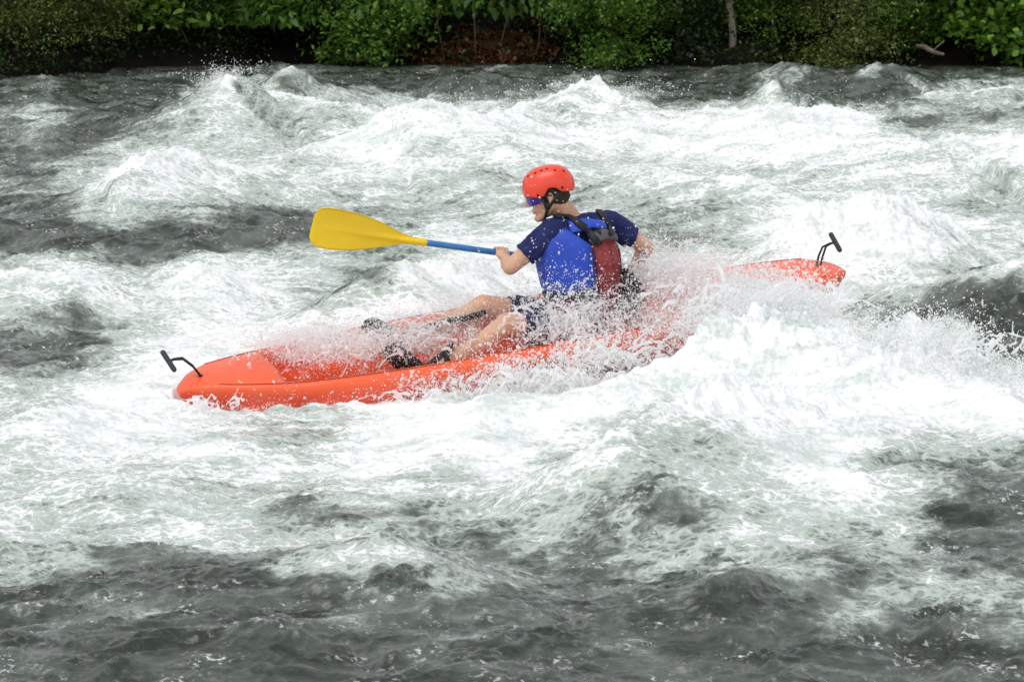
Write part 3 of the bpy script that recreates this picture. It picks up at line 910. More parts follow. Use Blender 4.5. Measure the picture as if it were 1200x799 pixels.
# wood behind: one mass of leaves, trunks not told apart
def wood():
    r = np.random.default_rng(300)
    n = 15000
    x = r.uniform(-26, 26, n); y = 36.6 + r.random(n) ** 1.3 * 9
    z = .3 + bank_h(x, y) + r.random(n) ** .8 * 4.2
    dens = pn(x * .45, z * .6 + y * .2, 71) + .5 * pn(x * 1.1, z * 1.1, 72)
    ok = dens > -.18
    C = np.stack([x, y, z], -1)[ok]
    C = np.repeat(C, 7, 0) + r.normal(0, .17, (ok.sum() * 7, 3))
    # unseen canopy over the bank, set low and dense to darken it
    m = 9000
    cx = r.uniform(-26, 26, m); cy = 34.0 + r.random(m) * 10; cz = 1.9 + (cy - 34.2) * .28 + r.random(m) * 1.6
    K = np.stack([cx, cy, cz], -1)
    K = np.repeat(K, 7, 0) + r.normal(0, .2, (m * 7, 3))
    C = np.concatenate([C, K])
    return leaf_mesh(C, None, r.uniform(.10, .24, len(C)), "woodland", .3, None, .6, 301)
wd = link("woodland", wood(), LM_dark, loc=(0, 40, 0))
tag(wd, "dense dark woodland behind the trees of the far bank", "woodland", kind="stuff")
# clouds of drops: count, u, v, distance, spread across, spread up, spread in depth (m), drop radius, size spread, strands
SPRAY = [
    (3500, 660, 384, 14.86, 28, 18, .06, .0024, .65, 300),
    (2500, 694, 358, 14.95, 14, 16, .05, .0022, .6, 120),
    (1200, 628, 350, 14.90, 20, 14, .06, .0022, .6, 110),
    (1000, 662, 378, 14.82, 30, 22, .06, .0040, .4, 220),
    (15000, 770, 374, 14.95, 38, 22, .15, .0015, .5, 0),
    (8000, 770, 372, 14.90, 38, 22, .12, .0022, .6, 300),
    (22000, 795, 324, 15.35, 38, 13, .15, .0016, .5, 0),
    (10000, 785, 322, 15.30, 30, 16, .12, .0022, .6, 240),
    (700, 790, 318, 15.2, 40, 20, .1, .0042, .4, 160),
    (20000, 872, 350, 14.90, 32, 17, .12, .0018, .5, 0),
    (11000, 890, 348, 14.85, 36, 18, .12, .0024, .6, 420),
    (1600, 890, 340, 14.8, 44, 22, .1, .0038, .4, 300),
    (20000, 385, 402, 14.66, 42, 12, .10, .0015, .5, 0),
    (7000, 380, 405, 14.62, 40, 12, .10, .0022, .6, 200),
    (14000, 480, 392, 14.92, 46, 12, .12, .0015, .5, 0),
    (6000, 480, 398, 14.85, 45, 14, .12, .0022, .6, 200),
    (13000, 545, 372, 15.12, 34, 13, .10, .0016, .5, 0),
    (5000, 630, 444, 14.45, 44, 11, .06, .0024, .65, 360),
    (5000, 630, 440, 14.45, 46, 11, .06, .0015, .5, 0),
    (4000, 705, 414, 14.60, 34, 14, .07, .0023, .6, 320),
    (1300, 660, 430, 14.5, 60, 16, .06, .0038, .4, 260),
    (5000, 560, 456, 14.4, 50, 7, .05, .0022, .6, 200),
    (2500, 320, 482, 14.25, 60, 5, .05, .0019, .6, 120),
    (14000, 1075, 402, 13.6, 36, 12, .10, .0022, .6, 300),
    (8000, 1135, 440, 13.5, 44, 12, .10, .0022, .6, 200),
    (1500, 1080, 402, 13.55, 50, 16, .10, .0038, .4, 260),
    (4000, 960, 352, 15.0, 16, 12, .08, .0021, .6, 120),
    (4000, 265, 96, 26.4, 18, 7, .2, .0028, .5, 240),
    (1600, 700, 106, 22.6, 55, 4, .2, .0024, .5, 200),
    (1800, 520, 124, 24.0, 55, 4, .2, .0024, .5, 200),
    (1500, 950, 130, 23.8, 60, 4, .2, .0024, .5, 200),
    (400, 640, 275, 14.6, 90, 60, .3, .0026, .5, 0),
    (350, 660, 325, 14.9, 28, 22, .05, .0026, .6, 0),
    (9000, 850, 384, 14.32, 40, 9, .08, .0023, .6, 320),
    (9000, 915, 358, 14.45, 36, 8, .08, .0023, .6, 320),
]
# ------------------------------------------------------------------ kayak
m_hull = mat("orange_plastic", (.79, .088, .024), .22, .5, noise=((.75, .072, .020), 5, .35, .7), bump=(60, .06, .004), coat=1.0)
m_deck = mat("orange_deck_plastic", (.82, .112, .036), .28, .45, noise=((.78, .10, .025), 6, .35, .7), bump=(60, .08, .004))
m_black = mat("black_webbing", (.012, .012, .014), .6, .4, bump=(300, .4, .002))
m_rubber = mat("grey_rubber", (.035, .037, .040), .5, .4)
m_seam = mat("dark_seam", (.20, .03, .02), .6, .3)

NS = 90
ts = [0.0002 + (1 - .0004) * (.5 - .5 * math.cos(math.pi * k / NS)) for k in range(NS + 1)]
def nose(t, y, z):
    """rounds both ends off"""
    e = min(t, 1 - t); tn = .020
    if e >= tn: return kay(t, y, z)
    f = max(math.sqrt(1 - ((tn - e) / tn) ** 2), .04)
    zc = (rail(t) + keel(t)) / 2
    return kay(t, y * f, zc + (z - zc) * f)
def lerpt(t, tab):
    return float(np.interp(t, [a for a, _ in tab], [b for _, b in tab]))
def keel(t):  return lerpt(t, [(0, -.05), (.012, -.10), (.04, -.155), (.09, -.205), (.16, -.222), (.5, -.215), (.84, -.20), (.90, -.175), (.95, -.12), (.98, -.08), (1, -.03)])
def rail(t):  return lerpt(t, [(0, .0), (.05, .012), (.15, -.03), (.5, -.045), (.85, -.03), (.95, .012), (1, .0)])
def crown_(t): return lerpt(t, [(0, .02), (.03, .035), (.10, .055), (.15, .070), (.5, .085), (.80, .065), (.86, .065), (.95, .038), (1, .02)])
def well(t):
    a = float(sstep(.135, .16, t)) * (1 - float(sstep(.52, .54, t))) * .15          # foot well
    b_ = float(sstep(.53, .55, t)) * (1 - float(sstep(.66, .68, t))) * .11            # seat pan
    c = float(sstep(.70, .72, t)) * (1 - float(sstep(.83, .86, t))) * .09            # tank well
    return max(a, b_, c)
hull_half = [(0, 0, 1.0), (.30, 0, .985), (.62, 0, .93), (.84, 0, .74), (.95, 0, .46), (1.0, 0, .16), (1.0, 0, .0)]
Vh, Fh, Vd, Fd = [], [], [], []
for t in ts:
    b, k, rl = max(beam(t), .07), keel(t), rail(t)
    hs = [( s_ * f * b, rl + (k - rl) * d) for s_, lst in ((-1, hull_half[::-1]), (1, hull_half[1:])) for (f, _, d) in lst]
    for y, z in hs: Vh.append(nose(t, y, z))
    w, c = well(t), crown_(t)
    prof = [(1.0, 0.0, 0), (.985, .35, 0), (.945, .62, 0), (.88, .75, 0), (.80, .80, .0), (.765, .80, .35), (.735, .80, .85), (.68, .84, 1), (.40, .95, 1), (.16, 1, .96), (0, 1, .86)]
    ds = [(s_ * f * b, rl + c * q - w * e) for s_, lst in ((-1, prof), (1, prof[-2::-1])) for (f, q, e) in lst]
    for y, z in ds: Vd.append(nose(t, y, z))
nh, nd = 13, 21
for V_, F_, n_ in ((Vh, Fh, nh), (Vd, Fd, nd)):
    for i in range(NS):
        for k in range(n_ - 1):
            a = i * n_ + k
            F_.append((a, a + 1, a + 1 + n_, a + n_))
    F_.append(tuple(range(n_))); F_.append(tuple(NS * n_ + k for k in range(n_))[::-1])
KAYAK = empty("kayak", kay(.5, 0, -.2))
tag(KAYAK, "orange-red plastic sit-on-top kayak plunging through the white rapid", "kayak")
h1 = MB().add(Vh, Fh).build("hull", m_hull, KAYAK)
h2 = MB().add(Vd, Fd).build("deck", m_deck, KAYAK)
for o in (h1, h2):
    s_ = o.modifiers.new("sub", 'SUBSURF'); s_.levels = 1; s_.render_levels = 2
# seam line round the deck edge
mb = MB()
for sg in (-1, 1):
    mb.tube([kay(t, sg * beam(t) * .87, rail(t) + crown_(t) * .765 + .0005) for t in np.linspace(.05, .95, 70)], .0018, 6)
mb.build("seam", m_seam, KAYAK)
# moulded lettering on the side, dark and half hidden by the splash (unreadable in the photograph: short dark strokes)
mb = MB()
m_mark = mat("dark_print", (.03, .015, .015), .5, .3)
for k, (y0, y1, sl) in enumerate(((0, 1, .3), (.2, .8, -.2), (0, .9, .5), (.1, .7, 0), (0, 1, -.4), (.2, .9, .2), (0, .8, .4), (.1, 1, -.1))):
    t0 = .455 + .0095 * k
    pa = kay(t0, beam(t0) * 1.003 + .001, -.085 + .05 * y0); pb = kay(t0 + .006 * sl + .002, beam(t0) * 1.003 + .001, -.085 + .05 * y1)
    mb.tube([pa, pa.lerp(pb, .5), pb], .0055, 6)
    if k % 2: mb.tube([pa, pa + kx * -.02], .005, 6)
mb.build("lettering", m_mark, KAYAK)
# seat
mb = MB()
for k in range(9):
    y = -.20 + .05 * k
    mb.cap(kay(.645, y, .0 + .02 * math.sin(k)), kay(.66, y, .20 - .9 * (y * y)), .02, .018, 8)
sme = fuse(mb, "seat_back", .012, 4)
link("seat_back", sme, m_black, KAYAK)
# carry handles: cord loop and T grip
def handle(root_pt, side_pt, apex, grip_a, grip_b, twin):
    g = MB(); n = (grip_b - grip_a).normalized()
    g.cap(grip_a, grip_b, .0135, .0135, 12)
    go = g.build("carry_handle", m_rubber, KAYAK)
    mid = grip_a.lerp(grip_b, .5)
    c = MB()
    for s_ in (-1, 1):
        off = twin * s_
        c.tube([root_pt + off, root_pt.lerp(apex, .45) + off + Vector((0, 0, .012)), apex + off * .8, apex.lerp(mid, .55) + off * .4 + Vector((0, 0, .004)), mid], [.006] * 5, 8)
    co = c.mesh("cord")
    o = bpy.data.objects.new("cord", co); co.materials.append(m_black)
    co.transform(Matrix.Translation(-origin_of(KAYAK))); o.parent = go; o.location = (0, 0, 0); col.objects.link(o)
handle(kay(.035, 0, rail(.035) + crown_(.035) * .86), None, at(214, 420, 14.42), at(191, 413, 14.38), at(204, 433, 14.36), ky * .012)
handle(kay(.957, 0, rail(.957) + crown_(.957) * .86), None, at(966, 289, 15.6), at(974, 275, 15.62), at(984, 293, 15.60), kx * .013)
# small eyelets where the cords enter
for p in (kay(.035, 0, rail(.035) + crown_(.035) * .87), kay(.957, 0, rail(.957) + crown_(.957) * .87)):
    MB().ell(p, (kx * .018, ky * .014, kz * .008), 12, 8).build("eyelet", m_black, KAYAK)
# thigh straps: webbing from the gunwale up round each leg
for pts in ([at(486, 438, 14.62), at(505, 426, 14.66), at(522, 413, 14.70), at(528, 404, 14.80), at(530, 412, 14.9)],
            [at(523, 410, 14.70), at(524, 420, 14.68), at(524, 433, 14.67)],
            [at(470, 392, 15.02), at(500, 384, 14.98), at(524, 376, 14.98), at(545, 373, 15.0), at(570, 366, 15.0)]):
    mb = MB(); mb.band([Vector(p) for p in pts], [Vector((-.2, -1, .3)).normalized()] * len(pts), .032, .006)
    mb.build("thigh_strap", m_black, KAYAK)

# ------------------------------------------------------------------ person
m_skin = mat("skin", (.55, .305, .19), .5, .4, noise=((.60, .35, .235), 14, .4, .65), bump=(90, .08, .003), sub=.08)
m_shirt = mat("navy_shirt", (.012, .016, .075), .8, .2, noise=((.020, .026, .11), 9, .4, .65), bump=(45, .35, .008))
m_blue = mat("blue_vest_nylon", (.018, .055, .42), .55, .35, noise=((.030, .080, .50), 5, .35, .7), bump=(22, .30, .010))
m_maroon = mat("maroon_vest_nylon", (.20, .022, .028), .7, .25, noise=((.30, .055, .055), 12, .4, .65), bump=(35, .4, .010))
m_grey = mat("grey_vest_nylon", (.10, .10, .095), .7, .25, bump=(60, .3, .004))
m_shorts = mat("dark_shorts", (.016, .026, .075), .6, .35, noise=((.06, .085, .19), 16, .52, .66), bump=(30, .5, .010))
m_helmet = mat("red_helmet_shell", (.78, .058, .026), .28, .5, noise=((.72, .048, .022), 8, .4, .7), bump=(70, .05, .003))
m_hair = mat("brown_hair", (.045, .028, .016), .7, .3, bump=(140, .9, .010))
m_lens = mat("mirrored_lens", (.05, .04, .36), .08, .8, metal=.6)
m_frame = mat("glasses_frame", (.03, .02, .06), .3, .5)
m_dark = mat("vent_dark", (.03, .008, .006), .8, .2)

Pp = at(682, 388, 15.16); Nb = at(669, 254, 15.16)
tup = (Nb - Pp).normalized()
tf = Vector((-.60, .80, 0)); tf = (tf - tup * tf.dot(tup)).normalized()
tl = tup.cross(tf).normalized()                       # his left: towards the camera
back = -tf
def trad(s):
    a = float(np.interp(s, [0, .15, .35, .6, .8, .9, 1.0], [.165, .158, .158, .178, .188, .168, .080]))
    b = float(np.interp(s, [0, .15, .35, .6, .8, .9, 1.0], [.125, .118, .118, .130, .126, .112, .072]))
    return a, b
def vrad(s):
    return (float(np.interp(s, [0, .15, .35, .6, .8, .9, 1.0], [.165, .158, .158, .174, .186, .176, .145])),
            float(np.interp(s, [0, .15, .35, .6, .8, .9, 1.0], [.125, .118, .118, .130, .130, .126, .108])))
def tpt(s, phi, off=0.0):
    a, b = vrad(s)
    r = 1.0 / math.sqrt((math.cos(phi) / b) ** 2 + (math.sin(phi) / a) ** 2) + off
    bend = tf * (-.03 * math.sin(math.pi * min(max(s, 0), 1)))
    return Pp.lerp(Nb, s) + bend + (back * math.cos(phi) + tl * math.sin(phi)) * r
HC = at(642, 223, 15.10)                              # middle of the cranium
hf = Vector((-.985, .05, -.20)).normalized()          # looking down the river
hl = Vector((0, 0, 1)).cross(hf).normalized(); hl = (hl + Vector((0, 0, -.03))).normalized()
hu = hf.cross(hl).normalized(); hl = hu.cross(hf).normalized()
def hd(f, l, u): return HC + (hf * f + hl * l + hu * u) * 1.05

sL, sR = at(647, 271, 15.02), at(714, 261, 15.30)
eL, wL = at(598, 313, 14.97), at(592, 303, 15.19)
eR, wR = at(757, 290, 15.40), at(744, 311, 15.55)
gripL, gripR = at(586, 296.5, 15.25), at(741, 318, 15.58)
sh_dir = (gripR - gripL).normalized()
hipL, hipR = at(690, 392, 15.05), at(672, 380, 15.27)
kL, aL = at(594, 379, 14.88), at(503, 436, 14.78)
kR, aR = at(566, 358, 15.10), at(476, 398, 15.02)
tL, tR = at(462, 411, 14.72), at(438, 381, 14.98)

B = MB()
hv = (tf, tl, tup)
# trunk
for s0, s1 in ((0, .2), (.2, .4), (.4, .6), (.6, .8)):
    for k in range(3):
        s = s0 + (s1 - s0) * k / 3
        a, b = trad(s)
        B.ell(Pp.lerp(Nb, s) + tf * (-.03 * math.sin(math.pi * s)), (tf * b * .93, tl * a * .93, tup * .09), 20, 10)
B.ell(Pp + Vector((0, 0, -.03)), (tf * .13, tl * .165, tup * .11), 20, 10)
B.cap(sL, sR, .060, .060); B.cap(sL, Pp.lerp(Nb, .72), .06, .09); B.cap(sR, Pp.lerp(Nb, .72), .06, .09)
B.cap(Nb - tup * .05, sL, .06, .05); B.cap(Nb - tup * .05, sR, .06, .05)
# neck and head
B.cap(Nb - tup * .03, hd(-.025, 0, -.055), .064, .058)
B.ell(HC, (hf * .098, hl * .077, hu * .100), 24, 16)
B.ell(hd(.030, 0, -.052), (hf * .064, hl * .060, hu * .085), 20, 14)
for s_ in (-1, 1):
    B.cap(hd(-.005, s_ * .050, -.075), hd(.064, s_ * .018, -.126), .020, .020, 10)
    B.ell(hd(.058, s_ * .036, -.050), (hf * .026, hl * .022, hu * .022), 12, 8)
    B.ell(hd(-.012, s_ * .077, -.030), (hf * .017, hl * .009, hu * .031), 12, 8)
    B.ell(hd(-.006, s_ * .078, -.052), (hf * .010, hl * .007, hu * .012), 10, 6)
B.ell(hd(.070, 0, -.128), (hf * .026, hl * .024, hu * .020), 12, 8)
B.ell(hd(.080, 0, .004), (hf * .020, hl * .054, hu * .013), 14, 8)
B.cap(hd(.094, 0, -.012), hd(.116, 0, -.050), .009, .0135, 10)
B.ell(hd(.104, .011, -.054), (hf * .012, hl * .008, hu * .009), 10, 6); B.ell(hd(.104, -.011, -.054), (hf * .012, hl * .008, hu * .009), 10, 6)
B.ell(hd(.089, 0, -.084), (hf * .011, hl * .024, hu * .0065), 12, 6); B.ell(hd(.087, 0, -.097), (hf * .011, hl * .021, hu * .0075), 12, 6)
# arms
for sh_, e_, w_ in ((sL, eL, wL), (sR, eR, wR)):
    m_ = sh_.lerp(e_, .45)
    B.cap(sh_, m_, .056, .050); B.cap(m_, e_, .050, .041)
    q = e_.lerp(w_, .35)
    B.cap(e_, q, .041, .042); B.cap(q, w_, .042, .028)
# hands closed on the shaft
def hand(w_, C_, ax, s_):
    n_ = (C_ - w_); n_ = (n_ - ax * n_.dot(ax)).normalized()
    b_ = ax.cross(n_) * s_
    pc = C_ - n_ * .040 + b_ * .004
    B.cap(w_, pc, .027, .030, 12)
    B.ell(pc, (ax * .043, n_ * .030, b_ * .017), 16, 10)
    Rr = .0265
    for k, (o_, ln, rf) in enumerate(((.033, .95, .0088), (.011, 1.05, .0092), (-.011, 1.0, .0088), (-.031, .82, .0078))):
        prev = C_ + ax * o_ - n_ * .030 + b_ * .010
        for j, th in enumerate((38, 95, 160, 215)):
            th_ = R(th * ln + 4)
            nxt = C_ + ax * (o_ * .96) + (-n_ * math.cos(th_) + b_ * math.sin(th_)) * (Rr + (.003 if j == 1 else 0))
            B.cap(prev, nxt, rf * (1.05 - .06 * j), rf * (1.0 - .06 * j), 8); prev = nxt
    prev = pc + ax * .034 - n_ * .008
    for th in (-42, -95, -140):
        nxt = C_ + ax * .047 + (-n_ * math.cos(R(th)) + b_ * math.sin(R(th))) * (Rr + .002)
        B.cap(prev, nxt, .0115, .0105, 8); prev = nxt
hand(wL, gripL, sh_dir, 1); hand(wR, gripR, sh_dir, 1)
# legs and feet
for h_, k_, a_, t_ in ((hipL, kL, aL, tL), (hipR, kR, aR, tR)):
    m_ = h_.lerp(k_, .5)
    B.cap(h_, m_, .088, .076); B.cap(m_, k_, .076, .058)
    B.ell(k_ + (k_ - h_).normalized() * .004, (Vector((.055, 0, 0)), Vector((0, .055, 0)), Vector((0, 0, .055))), 12, 8)
    c_ = k_.lerp(a_, .32) + Vector((.012, 0, -.018))
    B.cap(k_, c_, .055, .057); B.cap(c_, a_, .057, .036)
    hl_ = a_ + (a_ - k_).normalized() * .035
    B.cap(a_, hl_, .036, .034); B.cap(hl_, hl_.lerp(t_, .6), .036, .038); B.cap(hl_.lerp(t_, .6), t_, .038, .026)
PERSON = empty("person", Pp - Vector((0, 0, .12)))
tag(PERSON, "person in red helmet and blue life vest seated in the kayak gripping the paddle", "person")
body = link("body", fuse(B, "body", .0045, 3), m_skin, PERSON)

# t-shirt
S = MB()
for s in np.linspace(.02, .86, 10):
    a, b = trad(float(s))
    S.ell(Pp.lerp(Nb, float(s)) + tf * (-.03 * math.sin(math.pi * s)), (tf * (b + .006), tl * (a + .006), tup * .085), 22, 10)
S.cap(sL, sR, .070, .070); S.cap(Nb - tup * .055, sL, .062, .062); S.cap(Nb - tup * .055, sR, .062, .062)
S.cap(sL, Pp.lerp(Nb, .68), .066, .085); S.cap(sR, Pp.lerp(Nb, .68), .066, .085)
for sh_, e_, f_ in ((sL, eL, .66), (sR, eR, .60)):
    S.cap(sh_, sh_.lerp(e_, f_), .070, .064, 18, flat1=True)
S.cap(Nb - tup * .07, Nb - tup * .012, .085, .070, 18, flat1=True)
def wrinkle(co):
    return (.006 * pn(co[:, 0] * 16 + co[:, 1] * 5, co[:, 2] * 16, 81) + .003 * pn(co[:, 0] * 37, co[:, 2] * 34 + co[:, 1] * 15, 82))
shirt = link("t_shirt", fuse(S, "t_shirt", .006, 3, wrinkle), m_shirt, PERSON)

# shorts
S = MB()
S.ell(Pp + Vector((0, 0, -.02)), (tf * .145, tl * .18, tup * .135), 22, 12)
for h_, k_, f_ in ((hipL, kL, .82), (hipR, kR, .74)):
    S.cap(h_, h_.lerp(k_, f_), .102, .084, 20, flat1=True)
def wr2(co): return .010 * pn(co[:, 0] * 12, co[:, 2] * 14 + co[:, 1] * 6, 83) + .005 * pn(co[:, 0] * 30, co[:, 2] * 30, 84)
link("shorts", fuse(S, "shorts", .008, 3, wr2), m_shorts, PERSON)

# shoes: black strapped water shoes
for h_, k_, a_, t_ in ((hipL, kL, aL, tL), (hipR, kR, aR, tR)):
    S = MB()
    hl_ = a_ + (a_ - k_).normalized() * .035
    S.cap(hl_, hl_.lerp(t_, .6), .045, .050); S.cap(hl_.lerp(t_, .6), t_, .050, .040)
    dn = (hl_ - a_).normalized()
    S.cap(hl_ + dn * .030, t_ + dn * .022, .036, .044)
    link("shoe", fuse(S, "shoe", .006, 2), m_black, PERSON)

# life vest: padded panels on the torso
def panel(mb, p0, p1, sfun0, sfun1, off0, th, n=26, m=18, puff=.010):
    Vo, Fo = [], []
    for layer in (0, 1):
        for j in range(m + 1):
            for i in range(n + 1):
                u_, w_ = i / n, j / m
                ph = R(p0 + (p1 - p0) * u_)
                s0, s1 = sfun0(u_), sfun1(u_)
                s = s0 + (s1 - s0) * w_
                ex = (1 - abs(2 * u_ - 1) ** 9) * (1 - abs(2 * w_ - 1) ** 9)
                o_ = off0 + (th * (.45 + .55 * ex) + puff * math.sin(math.pi * u_) * math.sin(math.pi * w_) if layer else 0)
                Vo.append(tpt(s, ph, o_))
    w1 = n + 1; k0 = (m + 1) * w1
    for j in range(m):
        for i in range(n):
            a = j * w1 + i
            Fo.append((a, a + w1, a + w1 + 1, a + 1)); b_ = a + k0
            Fo.append((b_, b_ + 1, b_ + w1 + 1, b_ + w1))
    for i in range(n):
        for a in (i, m * w1 + i):
            Fo.append((a, a + 1, a + 1 + k0, a + k0))
    for j in range(m):
        for a in (j * w1, j * w1 + n):
            Fo.append((a, a + w1, a + w1 + k0, a + k0))
    return mb.add(Vo, Fo)
def tab(*xy):
    xs_, ys_ = [q[0] for q in xy], [q[1] for q in xy]
    return lambda u: float(np.interp(u, xs_, ys_))
S = MB()
panel(S, 10, 138, tab((0, .40), (.5, .385), (1, .40)), tab((0, .78), (.15, .86), (.32, .955), (.48, .97), (.62, .90), (1, .84)), .020, .040, 34, 22, .005)
panel(S, -150, -66, tab((0, .40), (1, .38)), tab((0, .85), (.5, .80), (1, .74)), .010, .045, 20, 18)
panel(S, 152, 208, tab((0, .22), (1, .22)), tab((0, .86), (1, .86)), .010, .045, 14, 18)
vest = S.build("life_vest", m_blue, PERSON)
S = MB(); panel(S, -66, 8, tab((0, .10), (1, .06)), tab((0, .74), (.4, .80), (1, .785)), .014, .052, 22, 24, .008)
panel(S, 10, 150, tab((0, .14), (1, .14)), tab((0, .335), (1, .335)), .010, .030, 26, 8)
vb = S.build("back_panel", m_maroon, vest)
S = MB(); panel(S, -52, 10, tab((0, .75), (.5, .80), (1, .79)), tab((0, .82), (.5, .90), (1, .88)), .022, .050, 18, 8, .006)
S.build("yoke", m_grey, vest)
S = MB(); panel(S, -46, 44, tab((0, .84), (.5, .91), (1, .89)), tab((0, .95), (.5, 1.0), (1, 1.0)), .006, .036, 24, 10, .010)
S.build("neck_panel", m_blue, vest)
for ph_ in (-44, -22):
    MB().tube([tpt(s, R(ph_), .014 + .052 + .008 * math.sin(math.pi * (s - .1) / .66)) for s in np.linspace(.14, .72, 14)], .0028, 6).build("seam", m_black, vest)
MB().tube([tpt(s, R(10), .012 + .05) for s in np.linspace(.40, .76, 14)], .004, 6).build("piping", m_black, vest)
S = MB()
bp_ = [tpt(.365, R(a), .052) for a in range(-60, 151, 6)]
S.band(bp_, [(p - Pp.lerp(Nb, .365)).normalized() for p in bp_], .032, .008)
S.build("belt", m_black, vest)
# straps laid over the vest: find its surface under the path
dg = bpy.context.evaluated_depsgraph_get(); dg.update()
tv, tp = [], []
for o in [vest, shirt] + list(vest.children):
    M = Matrix.Translation(origin_of(o)); n0 = len(tv)
    tv += [M @ v.co for v in o.data.vertices]; tp += [tuple(i + n0 for i in p.vertices) for p in o.data.polygons]
bvh = BVHTree.FromPolygons(tv, tp)
cpos = Vector((0, 0, CAM_H))
def strap(mb, uv, w, th, lift=.004):
    pts, nr_ = [], []
    for (u0, v0), (u1, v1) in zip(uv[:-1], uv[1:]):
        for k in range(5):
            pts.append((u0 + (u1 - u0) * k / 5, v0 + (v1 - v0) * k / 5))
    pts.append(uv[-1])
    P_, N_ = [], []
    for u, v in pts:
        d = (at(u, v, 15) - cpos).normalized()
        hit, nn, _, _ = bvh.ray_cast(cpos, d)
        if hit is None: continue
        if nn.dot(d) > 0: nn = -nn
        P_.append(hit + nn * lift); N_.append(nn)
    for _ in range(2):
        P_ = [P_[0]] + [(P_[i - 1] + P_[i] * 2 + P_[i + 1]) / 4 for i in range(1, len(P_) - 1)] + [P_[-1]]
        N_ = [N_[0]] + [(N_[i - 1] + N_[i] + N_[i + 1]).normalized() for i in range(1, len(N_) - 1)] + [N_[-1]]
    if len(P_) > 2: mb.band(P_, N_, w, th)
for uv in ([(652, 256), (660, 253), (672, 258), (686, 268), (697, 280), (702, 288)], [(690, 241), (698, 245), (706, 254), (713, 267), (716, 276)]):
    S = MB(); strap(S, uv, .040, .012); S.build("shoulder_strap", m_black, vest)
S = MB()
for (u, v) in ((690, 271), (688, 241), (704, 276)):
    d = (at(u, v, 15) - cpos).normalized(); hit, nn, _, _ = bvh.ray_cast(cpos, d)
    if hit is None: continue
    S = MB(); S.cap(hit + nn * .012 - tup * .018, hit + nn * .012 + tup * .018, .012, .012, 8)
    S.build("buckle", m_black, vest)

# hair
S = MB()
S.ell(hd(-.012, 0, .004), (hf * .100, hl * .083, hu * .103), 24, 16)
S.ell(hd(-.045, 0, -.035), (hf * .062, hl * .072, hu * .055), 18, 12)
for s_ in (-1, 1): S.cap(hd(.030, s_ * .072, .0), hd(.028, s_ * .068, -.030), .012, .008, 8)
link("hair", fuse(S, "hair", .005, 2, lambda c: .0025 * pn(c[:, 0] * 60, c[:, 2] * 30, 85)), m_hair, PERSON)
# helmet: shell with a raised cut over each ear
Vs, Fs = [], []
NA, NR = 64, 20
def lower(az):
    d = abs(math.degrees(math.atan2(math.sin(az), math.cos(az))))      # 0 at the front, 180 at the back
    return float(np.interp(d, [0, 35, 58, 76, 92, 112, 128, 150, 180], [-.010, -.010, -.018, -.016, .020, .016, -.012, -.020, -.022]))
def shell(az, w, grow=0.0):
    z0 = lower(az); 
    top = .118 + grow
    z = z0 + (top - z0) * math.sin(math.pi / 2 * w)
    q = min(max((z + .03) / (top + .03), 0), 1)
    rad = (1 - q ** 2.7) ** (1 / 2.4)
    a_, b_ = .137 + grow, .112 + grow
    rr = 1 / ((abs(math.cos(az)) / a_) ** 2.3 + (abs(math.sin(az)) / b_) ** 2.3) ** (1 / 2.3)
    flare = -.009 * (1 - w) ** 3
    return hd(-.006 + math.cos(az) * (rr * rad + flare), math.sin(az) * (rr * rad + flare), z + .004)
for layer, g_ in ((0, 0.0), (1, -.012)):
    for j in range(NR + 1):
        for i in range(NA):
            Vs.append(shell(2 * math.pi * i / NA, min(j / NR, .995), g_))
k0 = (NR + 1) * NA
for j in range(NR):
    for i in range(NA):
        a, b = j * NA + i, j * NA + (i + 1) % NA
        Fs.append((a, b, b + NA, a + NA)); Fs.append((k0 + a, k0 + a + NA, k0 + b + NA, k0 + b))
for i in range(NA):
    a, b = i, (i + 1) % NA
    Fs.append((a, k0 + a, k0 + b, b))
Fs.append(tuple(NR * NA + i for i in range(NA))); Fs.append(tuple(k0 + NR * NA + i for i in range(NA))[::-1])
helmet = MB().add(Vs, Fs).build("helmet", m_helmet, PERSON)
for az, w in ((28, .56), (52, .66), (76, .72), (104, .72), (130, .62), (152, .52), (-28, .56), (-52, .66), (-76, .72), (-104, .72), (-130, .62)):
    p = shell(R(az), w); q = shell(R(az), w, -.012); n_ = (p - HC).normalized()
    t1 = n_.cross(hu).normalized(); t2 = n_.cross(t1)
    MB().ell(p - n_ * .001, (t1 * .0065, t2 * .0085, n_ * .003), 10, 6).build("vent", m_dark, helmet)  # dark disc on the unbroken shell; its colour stands for the hole's shade
for az, w in ((62, .06), (128, .10)):
    p = shell(R(az), w); n_ = (p - HC).normalized(); t1 = n_.cross(hu).normalized(); t2 = n_.cross(t1)
    MB().ell(p, (t1 * .007, t2 * .007, n_ * .004), 10, 6).build("rivet", m_dark, helmet)
for s_ in (1, -1):
    S = MB()
    S.tube([hd(.035, s_ * .088, -.010), hd(.022, s_ * .083, -.050), hd(.018, s_ * .070, -.085), hd(.045, s_ * .036, -.140), hd(.055, 0, -.150)], [.008, .008, .009, .007, .006], 8)
    S.tube([hd(-.055, s_ * .088, -.010), hd(-.020, s_ * .084, -.045), hd(.018, s_ * .070, -.085)], [.007, .008, .008], 8)
    S.ell(hd(.010, s_ * .082, -.060), (hf * .016, hl * .008, hu * .014), 10, 8)
    S.build("chin_strap", m_black, helmet)
